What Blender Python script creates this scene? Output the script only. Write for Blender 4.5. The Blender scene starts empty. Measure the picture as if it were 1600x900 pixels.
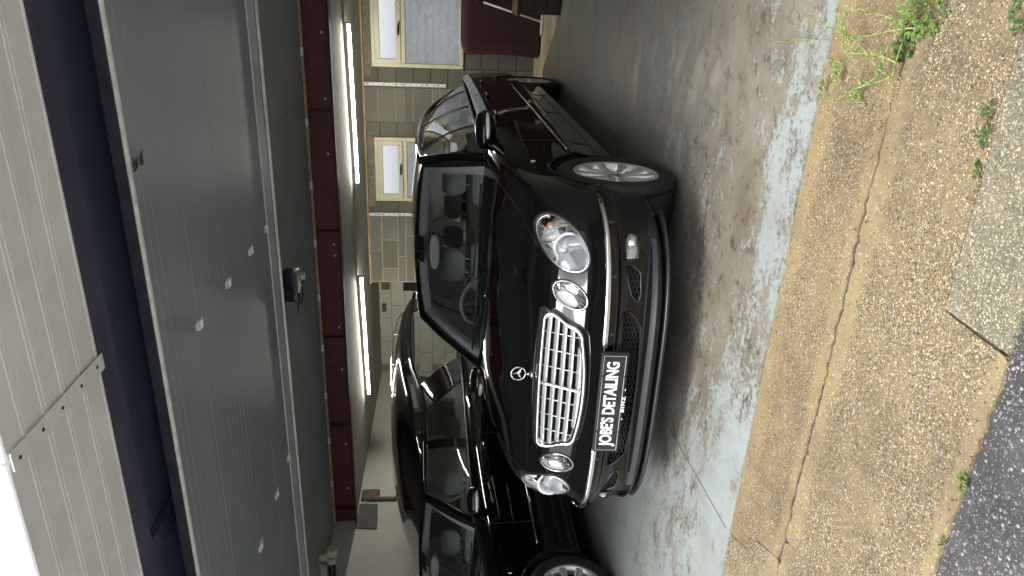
import bpy, bmesh, math, random
from mathutils import Vector, Matrix
from mathutils.bvhtree import BVHTree
R = math.radians
rnd = random.Random(7)
scn = bpy.context.scene
C = scn.collection

# ------------------------------------------------------------------ camera (portrait shot lying on its side), world, sun, exposure
CAM_H = 1.275
yaw, pit = R(23.04), math.atan(119 / 1110)
r_ = Vector((math.cos(yaw), math.sin(yaw), 0))
fh = Vector((-math.sin(yaw), math.cos(yaw), 0))
f_ = fh * math.cos(pit) + Vector((0, 0, -math.sin(pit)))
up_ = fh * math.sin(pit) + Vector((0, 0, math.cos(pit)))
cd = bpy.data.cameras.new('camera')
cam = bpy.data.objects.new('camera', cd)
C.objects.link(cam)
m = Matrix.Identity(4)
for i, v in enumerate((-up_, r_, -f_)):
    for j in range(3):
        m[j][i] = v[j]
m.translation = (0, 0, CAM_H)
cam.matrix_world = m
cd.sensor_width = 36
cd.lens = 36 * 1110 / 1600
cd.clip_start = 0.05
cd.clip_end = 2000
scn.camera = cam

SUN_EL, SUN_ROT = R(58), R(200)
w = bpy.data.worlds.new('World')
scn.world = w
w.use_nodes = True
nt = w.node_tree
bg = nt.nodes['Background']
sky = nt.nodes.new('ShaderNodeTexSky')
sky.sky_type = 'NISHITA'
sky.sun_disc = False
sky.sun_elevation = SUN_EL
sky.sun_rotation = SUN_ROT
sky.air_density = 1.0
sky.dust_density = 4.0
hs = nt.nodes.new('ShaderNodeHueSaturation')
hs.inputs['Saturation'].default_value = 0.12
nt.links.new(sky.outputs[0], hs.inputs['Color'])
nt.links.new(hs.outputs[0], bg.inputs['Color'])
bg.inputs['Strength'].default_value = 0.15
sd = bpy.data.lights.new('sun', 'SUN')
sd.energy = 0.9
sd.angle = R(25)
sd.color = (1, 0.96, 0.9)
sun = bpy.data.objects.new('sun', sd)
C.objects.link(sun)
sdir = Vector((math.sin(SUN_ROT) * math.cos(SUN_EL), math.cos(SUN_ROT) * math.cos(SUN_EL), math.sin(SUN_EL)))
sun.rotation_euler = sdir.to_track_quat('Z', 'Y').to_euler()
sun.location = (0, -8, 12)
scn.view_settings.view_transform = 'Standard'
scn.view_settings.look = 'None'
scn.view_settings.gamma = 1
scn.view_settings.exposure = 1.5
scn.cycles.use_denoising = True
scn.cycles.max_bounces = 12
scn.cycles.diffuse_bounces = 6
scn.cycles.glossy_bounces = 6
scn.cycles.transparent_max_bounces = 24
scn.cycles.sample_clamp_indirect = 6


# ------------------------------------------------------------------ materials
def new_mat(name):
    mt = bpy.data.materials.new(name)
    mt.use_nodes = True
    t = mt.node_tree
    return mt, t, t.nodes['Principled BSDF']


def N(t, kind, **kw):
    n = t.nodes.new(kind)
    for k, v in kw.items():
        if k in n.inputs.keys():
            n.inputs[k].default_value = v
        else:
            setattr(n, k, v)
    return n


def ramp(t, src, stops, interp='LINEAR'):
    n = t.nodes.new('ShaderNodeValToRGB')
    n.color_ramp.interpolation = interp
    el = n.color_ramp.elements
    while len(el) < len(stops):
        el.new(0.5)
    for e, (p, c) in zip(el, stops):
        e.position = p
        e.color = (c[0], c[1], c[2], 1) if isinstance(c, (tuple, list)) else (c, c, c, 1)
    t.links.new(src, n.inputs[0])
    return n.outputs[0]


def mix(t, fac, a, b, mode='MIX'):
    n = t.nodes.new('ShaderNodeMix')
    n.data_type = 'RGBA'
    n.blend_type = mode
    for sock, v in ((n.inputs[0], fac), (n.inputs[6], a), (n.inputs[7], b)):
        if hasattr(v, 'is_output'):
            t.links.new(v, sock)
        elif isinstance(v, (tuple, list)):
            sock.default_value = (v[0], v[1], v[2], 1)
        else:
            sock.default_value = v
    return n.outputs[2]


def math_n(t, op, a, b=0.0, clamp=False):
    n = t.nodes.new('ShaderNodeMath')
    n.operation = op
    n.use_clamp = clamp
    for sock, v in ((n.inputs[0], a), (n.inputs[1], b)):
        if hasattr(v, 'is_output'):
            t.links.new(v, sock)
        else:
            sock.default_value = v
    return n.outputs[0]


def coords(t, scale=(1, 1, 1), world=False, loc=(0, 0, 0)):
    if world:
        g = t.nodes.new('ShaderNodeNewGeometry').outputs['Position']
    else:
        g = t.nodes.new('ShaderNodeTexCoord').outputs['Object']
    mp = t.nodes.new('ShaderNodeMapping')
    mp.inputs['Scale'].default_value = scale
    mp.inputs['Location'].default_value = loc
    t.links.new(g, mp.inputs[0])
    return mp.outputs[0]


def noise(t, vec, scale, detail=4, rough=0.55, dist=0.0):
    n = N(t, 'ShaderNodeTexNoise', Scale=scale, Detail=detail, Roughness=rough, Distortion=dist)
    t.links.new(vec, n.inputs['Vector'])
    return n.outputs['Fac']


def bump(t, b, h, strength=0.3, dist=0.01):
    n = N(t, 'ShaderNodeBump', Strength=strength, Distance=dist)
    t.links.new(h, n.inputs['Height'])
    t.links.new(n.outputs[0], b.inputs['Normal'])


def plain(name, col, rough=0.5, metal=0.0, var=0.15, scale=8, bmp=0.0, bscale=60, spec=0.5, world=False, rvar=0.0):
    mt, t, b = new_mat(name)
    b.inputs['Roughness'].default_value = rough
    b.inputs['Metallic'].default_value = metal
    b.inputs['Specular IOR Level'].default_value = spec
    v = coords(t, world=world)
    nz = noise(t, v, scale, 5, 0.6)
    lo = tuple(c * (1 - var) for c in col)
    hi = tuple(min(1, c * (1 + var)) for c in col)
    t.links.new(ramp(t, nz, [(0.3, lo), (0.7, hi)]), b.inputs['Base Color'])
    if rvar:
        t.links.new(ramp(t, noise(t, v, scale * 2.3, 4), [(0.3, max(0, rough - rvar)), (0.7, min(1, rough + rvar))]), b.inputs['Roughness'])
    if bmp:
        bump(t, b, noise(t, v, bscale, 3), bmp, 0.004)
    return mt


def emit(name, col, s):
    mt, t, b = new_mat(name)
    b.inputs['Base Color'].default_value = (*col, 1)
    b.inputs['Emission Color'].default_value = (*col, 1)
    b.inputs['Emission Strength'].default_value = s
    return mt


def glass(name, tint, rough=0.0, ior=1.45, dirt_haze=0.0):
    mt = bpy.data.materials.new(name)
    mt.use_nodes = True
    t = mt.node_tree
    t.nodes.clear()
    out = t.nodes.new('ShaderNodeOutputMaterial')
    tr = t.nodes.new('ShaderNodeBsdfTransparent')
    tr.inputs[0].default_value = (*tint, 1)
    gl = t.nodes.new('ShaderNodeBsdfGlossy')
    gl.inputs['Roughness'].default_value = rough
    fr = t.nodes.new('ShaderNodeFresnel')
    fr.inputs[0].default_value = ior
    mx = t.nodes.new('ShaderNodeMixShader')
    t.links.new(fr.outputs[0], mx.inputs[0])
    t.links.new(tr.outputs[0], mx.inputs[1])
    t.links.new(gl.outputs[0], mx.inputs[2])
    last = mx.outputs[0]
    if dirt_haze:  # translucent film: softens window panes, lays a brightening haze on car glass
        df = t.nodes.new('ShaderNodeBsdfTranslucent')
        df.inputs[0].default_value = (0.8, 0.82, 0.85, 1)
        m2 = t.nodes.new('ShaderNodeMixShader')
        nz = noise(t, coords(t), 14, 5, 0.65)
        t.links.new(ramp(t, nz, [(0.3, dirt_haze * 0.7), (0.7, dirt_haze * 1.3)]), m2.inputs[0])
        t.links.new(last, m2.inputs[1])
        t.links.new(df.outputs[0], m2.inputs[2])
        last = m2.outputs[0]
    t.links.new(last, out.inputs[0])
    return mt


M = {}
M['paint'] = plain('black_car_paint', (0.0035, 0.0035, 0.0045), 0.03, 0, 0.1, 3, spec=0.45)
M['satin'] = plain('satin_black_trim', (0.016, 0.016, 0.018), 0.32, 0, 0.15, 12)
M['rubber'] = plain('black_rubber', (0.012, 0.012, 0.012), 0.55, 0, 0.2, 20, 0.15, 90)
M['void'] = plain('black_recess', (0.006, 0.006, 0.007), 0.7, 0, 0.1)
M['chrome'] = plain('chrome', (0.78, 0.79, 0.8), 0.07, 1, 0.04, 6)
M['alloy'] = plain('alloy_wheel_silver', (0.74, 0.75, 0.76), 0.28, 0.7, 0.1, 20)
M['slat'] = plain('satin_silver_slat', (0.72, 0.74, 0.76), 0.32, 0.7, 0.05, 10)
M['cabin_grey'] = plain('grey_cabin_trim', (0.70, 0.72, 0.71), 0.7, 0, 0.1, 9, 0.1, 200)
M['leather'] = plain('grey_leather', (0.50, 0.54, 0.54), 0.5, 0, 0.1, 9, 0.1, 120)
M['leather_dark'] = plain('charcoal_leather', (0.30, 0.30, 0.275), 0.5, 0, 0.15, 9, 0.1, 120)
M['dash'] = plain('charcoal_dashboard', (0.14, 0.143, 0.14), 0.6, 0, 0.1, 30, 0.15, 200)
M['screen_glass'] = glass('windscreen_glass', (0.95, 0.98, 0.965), 0, 1.3, 0.11)  # pale haze added to the clean screen to lighten the cabin view
M['side_glass'] = glass('side_window_glass', (0.93, 0.965, 0.945), 0, 1.42, 0.05)  # fainter haze added so the side windows look paler
M['lens'] = glass('lamp_lens', (0.97, 0.98, 0.98), 0, 1.4)
M['reflector'] = plain('lamp_reflector', (0.93, 0.94, 0.95), 0.2, 0.0, 0.05, 40, 0.35, 90)
M['amber'] = plain('amber_bulb', (0.72, 0.42, 0.22), 0.25, 0, 0.2, 30)
M['bulb'] = plain('projector_glass', (0.42, 0.46, 0.50), 0.05, 0, 0.1, 10, spec=0.9)
M['ribbed'] = plain('ribbed_lamp_diffuser', (0.78, 0.78, 0.76), 0.2, 0.25, 0.2, 70, 0.8, 110)
M['plate_black'] = plain('black_plate', (0.018, 0.018, 0.019), 0.32, 0, 0.2, 20)
M['seal'] = plain('black_blue_seal', (0.018, 0.019, 0.030), 0.5, 0, 0.4, 9, 0.2, 60, world=True)
M['bench'] = plain('brown_grey_bench_cloth', (0.36, 0.345, 0.29), 0.75, 0, 0.1, 9, 0.1, 150)
M['white_print'] = plain('white_lettering', (0.85, 0.85, 0.85), 0.4, 0, 0.03)
M['grey_print'] = plain('pale_grey_line', (0.55, 0.55, 0.56), 0.4, 0, 0.03)

M['soffit'] = None
mt, t, b = new_mat('cream_soffit_board')
v = coords(t, world=True)
n1 = noise(t, v, 3, 6, 0.65)
n2 = noise(t, v, 150, 3, 0.7)
n3 = noise(t, coords(t, (1, 6, 1), True), 5, 5, 0.7)
c = ramp(t, n1, [(0.3, (0.66, 0.655, 0.64)), (0.7, (0.79, 0.785, 0.775))])
c = mix(t, ramp(t, n3, [(0.55, 0.0), (0.75, 0.45)]), c, (0.58, 0.51, 0.42))
c = mix(t, ramp(t, n2, [(0.60, 0.0), (0.72, 0.5)]), c, (0.38, 0.34, 0.30))
t.links.new(c, b.inputs['Base Color'])
b.inputs['Roughness'].default_value = 0.6
bump(t, b, n2, 0.1, 0.003)
M['soffit'] = mt
M['navy'] = plain('navy_steel', (0.050, 0.056, 0.11), 0.5, 0, 0.3, 5, 0.15, 40, world=True)
M['navy_flange'] = plain('dark_purple_steel', (0.060, 0.056, 0.095), 0.55, 0, 0.3, 6, 0.2, 30, world=True)
def scuffed(name, col, pale):
    mt, t, b = new_mat(name)
    v = coords(t, world=True)
    c = ramp(t, noise(t, coords(t, (1, 4, 4), True), 2.5, 5, 0.65), [(0.3, tuple(x * 0.75 for x in col)), (0.7, tuple(x * 1.2 for x in col))])
    c = mix(t, ramp(t, noise(t, coords(t, (0.5, 6, 6), True), 7, 6, 0.75), [(0.60, 0.0), (0.75, 0.5)]), c, pale)
    c = mix(t, ramp(t, noise(t, v, 55, 4, 0.7), [(0.68, 0.0), (0.73, 0.7)]), c, tuple(min(1, x * 2.2) for x in pale))
    t.links.new(c, b.inputs['Base Color'])
    b.inputs['Roughness'].default_value = 0.55
    bump(t, b, noise(t, v, 40, 4), 0.2, 0.003)
    return mt


M['navy'] = scuffed('navy_steel', (0.050, 0.056, 0.11), (0.10, 0.10, 0.125))
M['navy_flange'] = scuffed('dark_purple_steel', (0.060, 0.056, 0.092), (0.13, 0.10, 0.10))
M['navy_sheet'] = scuffed('navy_sheet', (0.085, 0.105, 0.175), (0.105, 0.122, 0.18))
mt, t, b = new_mat('grey_door_panel')
v = coords(t, world=True)
c = ramp(t, noise(t, v, 1.3, 4), [(0.3, (0.19, 0.212, 0.245)), (0.7, (0.228, 0.250, 0.285))])
c = mix(t, ramp(t, noise(t, coords(t, (1, 30, 1), True), 3, 4), [(0.5, 0.0), (0.8, 0.3)]), c, (0.275, 0.30, 0.335))
c = mix(t, ramp(t, noise(t, v, 260, 2), [(0.66, 0.0), (0.74, 0.6)]), c, (0.08, 0.08, 0.08))
t.links.new(c, b.inputs['Base Color'])
b.inputs['Roughness'].default_value = 0.42
bump(t, b, noise(t, v, 300, 2), 0.12, 0.002)
M['door'] = mt
M['door_rail'] = plain('pale_grey_rail', (0.50, 0.55, 0.59), 0.35, 0.2, 0.08, 4, world=True)
M['alu'] = plain('weathered_aluminium', (0.74, 0.73, 0.69), 0.45, 0.15, 0.2, 20, world=True)
M['zinc'] = plain('zinc_plate', (0.78, 0.78, 0.77), 0.35, 0.2, 0.15, 30)
M['ceiling_grey'] = plain('grey_green_ceiling_board', (0.345, 0.36, 0.365), 0.75, 0, 0.08, 1.5, 0.05, 80, world=True)
M['ceiling_cream'] = plain('cream_ceiling_board', (0.40, 0.39, 0.33), 0.8, 0, 0.1, 1.2, 0.05, 80, world=True)
M['red_steel'] = plain('oxide_red_steel', (0.12, 0.032, 0.032), 0.55, 0, 0.2, 6, 0.1, 40, world=True)
M['red_dark'] = plain('oxide_red_flange', (0.065, 0.022, 0.022), 0.6, 0, 0.2, 6, 0.1, 40, world=True)
M['pine'] = plain('pine_batten', (0.43, 0.29, 0.165), 0.7, 0, 0.25, 12, world=True)
M['grey_timber'] = plain('grey_timber', (0.20, 0.175, 0.13), 0.8, 0, 0.3, 12, 0.3, 50)
M['dark_wood'] = plain('dark_stained_wood', (0.075, 0.048, 0.035), 0.7, 0, 0.4, 14, 0.3, 50)
M['old_wood'] = plain('brown_timber', (0.16, 0.10, 0.065), 0.75, 0, 0.4, 14, 0.3, 50)
M['white_board'] = plain('white_plastic', (0.72, 0.72, 0.68), 0.4, 0, 0.05)
M['cream_plastic'] = plain('cream_plastic', (0.62, 0.60, 0.46), 0.45, 0, 0.12, 12)
M['cream_frame'] = plain('cream_window_frame', (0.62, 0.58, 0.43), 0.35, 0, 0.06, 5)
M['tube'] = emit('lit_tube', (1.0, 0.96, 0.85), 40.0)
M['black_plastic'] = plain('black_plastic', (0.012, 0.013, 0.018), 0.35, 0, 0.15, 20)
M['maroon'] = plain('burgundy_cloth', (0.030, 0.0045, 0.009), 0.7, 0, 0.25, 6, 0.2, 40)
M['blue_grip'] = plain('blue_grip', (0.02, 0.03, 0.16), 0.45, 0, 0.1)
M['white_pole'] = plain('white_pole', (0.7, 0.68, 0.6), 0.4, 0, 0.08)
M['pane'] = glass('dusty_window_pane', (0.94, 0.96, 0.98), 0.02, 1.45, 0.60)
M['pane_clear'] = glass('window_pane', (0.95, 0.97, 1.0), 0.0, 1.45, 0.10)


def block_mat(name, lo, hi, spk):
    mt, t, b = new_mat(name)
    v = coords(t, world=True)
    oi = t.nodes.new('ShaderNodeObjectInfo')
    c = ramp(t, noise(t, v, 90, 4, 0.7), [(0.3, lo), (0.7, hi)])
    c = mix(t, ramp(t, noise(t, v, 180, 2), [(0.62, 0.0), (0.7, 0.8)]), c, spk)
    c = mix(t, 1.0, c, ramp(t, oi.outputs['Random'], [(0, 0.80), (1, 1.15)]), 'MULTIPLY')
    c = mix(t, ramp(t, noise(t, v, 2.2, 4), [(0.45, 0.0), (0.75, 0.35)]), c, tuple(x * 0.6 for x in lo))
    t.links.new(c, b.inputs['Base Color'])
    b.inputs['Roughness'].default_value = 0.9
    bump(t, b, noise(t, v, 140, 3), 0.5, 0.004)
    return mt


M['block'] = block_mat('grey_concrete_block', (0.140, 0.134, 0.105), (0.215, 0.205, 0.165), (0.10, 0.095, 0.075))
M['block_dark'] = block_mat('dark_concrete_block', (0.110, 0.106, 0.088), (0.165, 0.16, 0.13), (0.07, 0.07, 0.06))
M['mortar'] = plain('pale_mortar', (0.34, 0.305, 0.22), 0.9, 0, 0.2, 20, 0.3, 80, world=True)
M['mortar_dark'] = plain('dark_mortar', (0.13, 0.12, 0.09), 0.9, 0, 0.2, 20, 0.3, 80, world=True)


def whitewash(name, col):
    mt, t, b = new_mat(name)
    v = coords(t, world=True)
    c = ramp(t, noise(t, v, 2.5, 6, 0.6), [(0.3, tuple(x * 0.86 for x in col)), (0.7, col)])
    c = mix(t, ramp(t, noise(t, v, 9, 6, 0.75), [(0.62, 0.0), (0.78, 0.6)]), c, (0.30, 0.19, 0.13))
    c = mix(t, ramp(t, noise(t, coords(t, (1, 1, 0.25), True), 6, 5, 0.7), [(0.58, 0.0), (0.8, 0.4)]), c, tuple(x * 0.55 for x in col))
    t.links.new(c, b.inputs['Base Color'])
    b.inputs['Roughness'].default_value = 0.8
    bump(t, b, noise(t, v, 60, 4), 0.25, 0.004)
    return mt


M['whitewash'] = whitewash('whitewashed_wall', (0.68, 0.67, 0.59))
M['whitewash2'] = whitewash('cream_painted_block', (0.68, 0.66, 0.57))
M['cement'] = plain('grey_cement_patch', (0.13, 0.135, 0.12), 0.85, 0, 0.25, 12, 0.4, 60, world=True)
M['brick_grey'] = plain('grey_garden_stone', (0.33, 0.335, 0.345), 0.85, 0, 0.35, 9, 0.4, 40, world=True)

# worn painted floor
mt, t, b = new_mat('worn_painted_concrete')
v = coords(t, world=True)
big = noise(t, coords(t, (0.9, 1.5, 1), True), 1.1, 3, 0.5, 0.4)
med = noise(t, coords(t, (1.0, 1.8, 1), True), 5, 6, 0.68, 0.3)
fine = noise(t, v, 38, 8, 0.78)
sep = t.nodes.new('ShaderNodeSeparateXYZ')
t.links.new(t.nodes.new('ShaderNodeNewGeometry').outputs['Position'], sep.inputs[0])
yb = ramp(t, math_n(t, 'DIVIDE', math_n(t, 'SUBTRACT', sep.outputs[1], 2.3), 8.0),
          [(0.0, 0.56), (0.03, 0.60), (0.055, 0.46), (0.11, 0.40), (0.16, 0.54), (0.22, 0.47), (0.40, 0.54), (1.0, 0.6)])
xb = ramp(t, math_n(t, 'DIVIDE', math_n(t, 'ADD', sep.outputs[0], 4.0), 4.0), [(0.0, 0.74), (0.45, 0.67), (0.6, 0.55), (0.8, 0.47), (1.0, 0.46)])
s1 = math_n(t, 'ADD', math_n(t, 'MULTIPLY', big, 0.45), math_n(t, 'MULTIPLY', med, 0.50))
s2 = math_n(t, 'ADD', s1, math_n(t, 'MULTIPLY', fine, 0.72))
s3 = math_n(t, 'ADD', s2, math_n(t, 'MULTIPLY', math_n(t, 'ADD', yb, xb), 0.55))
mask = ramp(t, s3, [(0.0, 0.0), (0.5, 0.0), (0.52, 1.0), (1.0, 1.0)])
s3n = math_n(t, 'MULTIPLY', s3, 0.354)
mask = ramp(t, s3n, [(0.49, 0.0), (0.512, 1.0)])
bare = ramp(t, noise(t, v, 3.0, 5, 0.6), [(0.3, (0.155, 0.134, 0.100)), (0.5, (0.22, 0.194, 0.150)), (0.72, (0.26, 0.232, 0.185))])
bare = mix(t, ramp(t, noise(t, v, 11, 6, 0.75), [(0.54, 0.0), (0.62, 0.8)]), bare, (0.082, 0.060, 0.042))
pnt = ramp(t, noise(t, v, 2.1, 5, 0.6), [(0.3, (0.285, 0.325, 0.32)), (0.7, (0.345, 0.39, 0.385))])
pnt = mix(t, ramp(t, noise(t, coords(t, (3, 1, 1), True), 2.3, 5, 0.7), [(0.45, 0.0), (0.72, 0.55)]), pnt, (0.27, 0.235, 0.185))
pnt = mix(t, ramp(t, noise(t, v, 120, 3, 0.7), [(0.60, 0.0), (0.68, 0.7)]), pnt, (0.2, 0.19, 0.16))
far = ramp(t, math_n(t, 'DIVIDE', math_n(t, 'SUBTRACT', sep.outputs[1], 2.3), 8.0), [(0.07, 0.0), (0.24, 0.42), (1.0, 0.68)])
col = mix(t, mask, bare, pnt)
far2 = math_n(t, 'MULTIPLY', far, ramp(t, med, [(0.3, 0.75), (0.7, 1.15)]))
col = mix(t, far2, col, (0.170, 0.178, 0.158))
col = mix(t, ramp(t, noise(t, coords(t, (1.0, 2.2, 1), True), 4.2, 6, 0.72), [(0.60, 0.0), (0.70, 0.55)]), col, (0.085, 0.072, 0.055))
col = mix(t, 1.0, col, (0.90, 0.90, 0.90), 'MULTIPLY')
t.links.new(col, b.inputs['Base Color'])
t.links.new(ramp(t, med, [(0.3, 0.30), (0.7, 0.62)]), b.inputs['Roughness'])
bh = math_n(t, 'ADD', math_n(t, 'MULTIPLY', mask, 0.6), math_n(t, 'MULTIPLY', fine, 0.7))
bump(t, b, bh, 0.35, 0.004)
M['floor'] = mt
M['bare_floor'] = plain('bare_yellow_concrete', (0.34, 0.30, 0.20), 0.8, 0, 0.3, 4, 0.3, 40, world=True)


def aggregate(name, matrix_c, stones, cover=0.55, scale=95, edges=()):
    mt, t, b = new_mat(name)
    v = coords(t, world=True)
    dn = N(t, 'ShaderNodeTexNoise', Scale=60, Detail=2)
    t.links.new(v, dn.inputs['Vector'])
    av = t.nodes.new('ShaderNodeVectorMath')
    av.operation = 'MULTIPLY_ADD'
    t.links.new(dn.outputs['Color'], av.inputs[0])
    av.inputs[1].default_value = (0.006, 0.006, 0.006)
    t.links.new(v, av.inputs[2])
    vo = N(t, 'ShaderNodeTexVoronoi', Scale=scale)
    t.links.new(av.outputs[0], vo.inputs['Vector'])
    vo2 = N(t, 'ShaderNodeTexVoronoi', Scale=scale * 2.1)
    t.links.new(av.outputs[0], vo2.inputs['Vector'])
    sx = t.nodes.new('ShaderNodeSeparateColor')
    t.links.new(vo.outputs['Color'], sx.inputs[0])
    sx2 = t.nodes.new('ShaderNodeSeparateColor')
    t.links.new(vo2.outputs['Color'], sx2.inputs[0])
    n = len(stones)
    pal = ramp(t, sx.outputs[0], [(i / n, s) for i, s in enumerate(stones)], 'CONSTANT')
    pal2 = ramp(t, sx2.outputs[1], [(i / n, s) for i, s in enumerate(stones)], 'CONSTANT')
    big = noise(t, v, 2.6, 5, 0.65)
    mc = ramp(t, noise(t, v, 6, 6, 0.7), [(0.3, tuple(x * 0.78 for x in matrix_c)), (0.7, tuple(min(1, x * 1.12) for x in matrix_c))])
    # stone present where its cell's random value is under a patchy cover value
    cv = math_n(t, 'ADD', math_n(t, 'MULTIPLY', math_n(t, 'SUBTRACT', big, 0.5), 1.6), cover)
    sp = t.nodes.new('ShaderNodeSeparateXYZ')
    t.links.new(v, sp.inputs[0])
    if edges:   # trowelled margins: fewer stones show beside the slab joints
        for ey, ew in edges:
            dst = math_n(t, 'ABSOLUTE', math_n(t, 'SUBTRACT', math_n(t, 'ADD', sp.outputs[1], math_n(t, 'MULTIPLY', math_n(t, 'SUBTRACT', noise(t, v, 12, 4), 0.5), 0.05)), ey))
            cv = math_n(t, 'SUBTRACT', cv, ramp(t, math_n(t, 'DIVIDE', dst, ew), [(0.35, 0.55), (1.0, 0.0)]))
    on1 = math_n(t, 'LESS_THAN', sx.outputs[2], cv)
    rim = math_n(t, 'LESS_THAN', vo.outputs['Distance'], 0.47)
    on1 = math_n(t, 'MULTIPLY', on1, rim)
    on2 = math_n(t, 'MULTIPLY', math_n(t, 'LESS_THAN', sx2.outputs[2], cv), math_n(t, 'LESS_THAN', vo2.outputs['Distance'], 0.46))
    crowd = ramp(t, cv, [(0.42, 0.0), (0.85, 0.85)])
    mc = mix(t, crowd, mc, tuple(x * 0.40 for x in matrix_c))
    c = mix(t, on2, mc, pal2)
    c = mix(t, on1, c, pal)
    st = ramp(t, noise(t, v, 1.7, 6, 0.7), [(0.35, 0.62), (0.52, 1.0), (0.75, 1.12)])
    c = mix(t, 1.0, c, st, 'MULTIPLY')
    c = mix(t, ramp(t, noise(t, v, 7, 6, 0.72), [(0.60, 0.0), (0.70, 0.55)]), c, tuple(x * 0.45 for x in matrix_c))
    c = mix(t, ramp(t, noise(t, v, 420, 2, 0.6), [(0.35, 0.55), (0.5, 0.0)]), c, tuple(x * 0.35 for x in matrix_c))
    t.links.new(c, b.inputs['Base Color'])
    b.inputs['Roughness'].default_value = 0.85
    hgt = math_n(t, 'ADD', math_n(t, 'MULTIPLY', math_n(t, 'SUBTRACT', 0.5, vo.outputs['Distance']), on1),
                 math_n(t, 'MULTIPLY', noise(t, v, 220, 3), 0.25))
    bump(t, b, hgt, 0.55, 0.004)
    return mt


M['apron'] = aggregate('sandy_exposed_aggregate', (0.268, 0.200, 0.104),
                       [(0.331, 0.260, 0.130), (0.134, 0.103, 0.060), (0.366, 0.326, 0.218), (0.259, 0.159, 0.060), (0.053, 0.048, 0.042), (0.331, 0.260, 0.130), (0.179, 0.162, 0.121), (0.465, 0.438, 0.336)], 0.72, 158, ((1.935, 0.07), (2.335, 0.13)))
M['apron_near'] = aggregate('coarse_exposed_aggregate', (0.268, 0.210, 0.114),
                            [(0.357, 0.289, 0.144), (0.116, 0.098, 0.065), (0.402, 0.363, 0.255), (0.294, 0.177, 0.060), (0.045, 0.043, 0.040), (0.349, 0.289, 0.153), (0.179, 0.167, 0.139), (0.475, 0.446, 0.336)], 0.76, 132, ((1.93, 0.10), (1.285, 0.06)))
M['apron_grey'] = aggregate('grey_mossy_concrete', (0.25, 0.225, 0.155),
                            [(0.32, 0.29, 0.20), (0.14, 0.135, 0.095), (0.36, 0.33, 0.245), (0.20, 0.18, 0.11), (0.09, 0.09, 0.07), (0.42, 0.38, 0.28)], 0.68, 140)
M['bounce_yard'] = plain('pale_bounce_concrete', (0.38, 0.395, 0.41), 0.9, 0, 0.2, 3, world=True)
M['asphalt'] = aggregate('worn_asphalt', (0.078, 0.076, 0.078),
                         [(0.095, 0.092, 0.095), (0.047, 0.046, 0.049), (0.162, 0.155, 0.155), (0.068, 0.065, 0.068), (0.351, 0.338, 0.317), (0.115, 0.108, 0.108), (0.054, 0.054, 0.054), (0.230, 0.223, 0.216)], 0.66, 105)
M['pebble'] = plain('loose_pebble', (0.27, 0.22, 0.15), 0.8, 0, 0.5, 200, world=True)
M['litter'] = plain('dead_leaf', (0.075, 0.04, 0.02), 0.8, 0, 0.5, 90, world=True)
M['grit'] = plain('dark_crack_grit', (0.05, 0.045, 0.038), 0.95, 0, 0.6, 90, 0.8, 150)
M['leaf'] = plain('weed_leaf', (0.12, 0.20, 0.05), 0.5, 0, 0.4, 25)
M['leaf_dark'] = plain('dark_weed_leaf', (0.05, 0.12, 0.03), 0.55, 0, 0.35, 25)
M['stem'] = plain('pale_weed_stem', (0.27, 0.32, 0.10), 0.5, 0, 0.25, 20)
M['stem_red'] = plain('dry_stem', (0.22, 0.19, 0.08), 0.6, 0, 0.3, 20)


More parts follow.
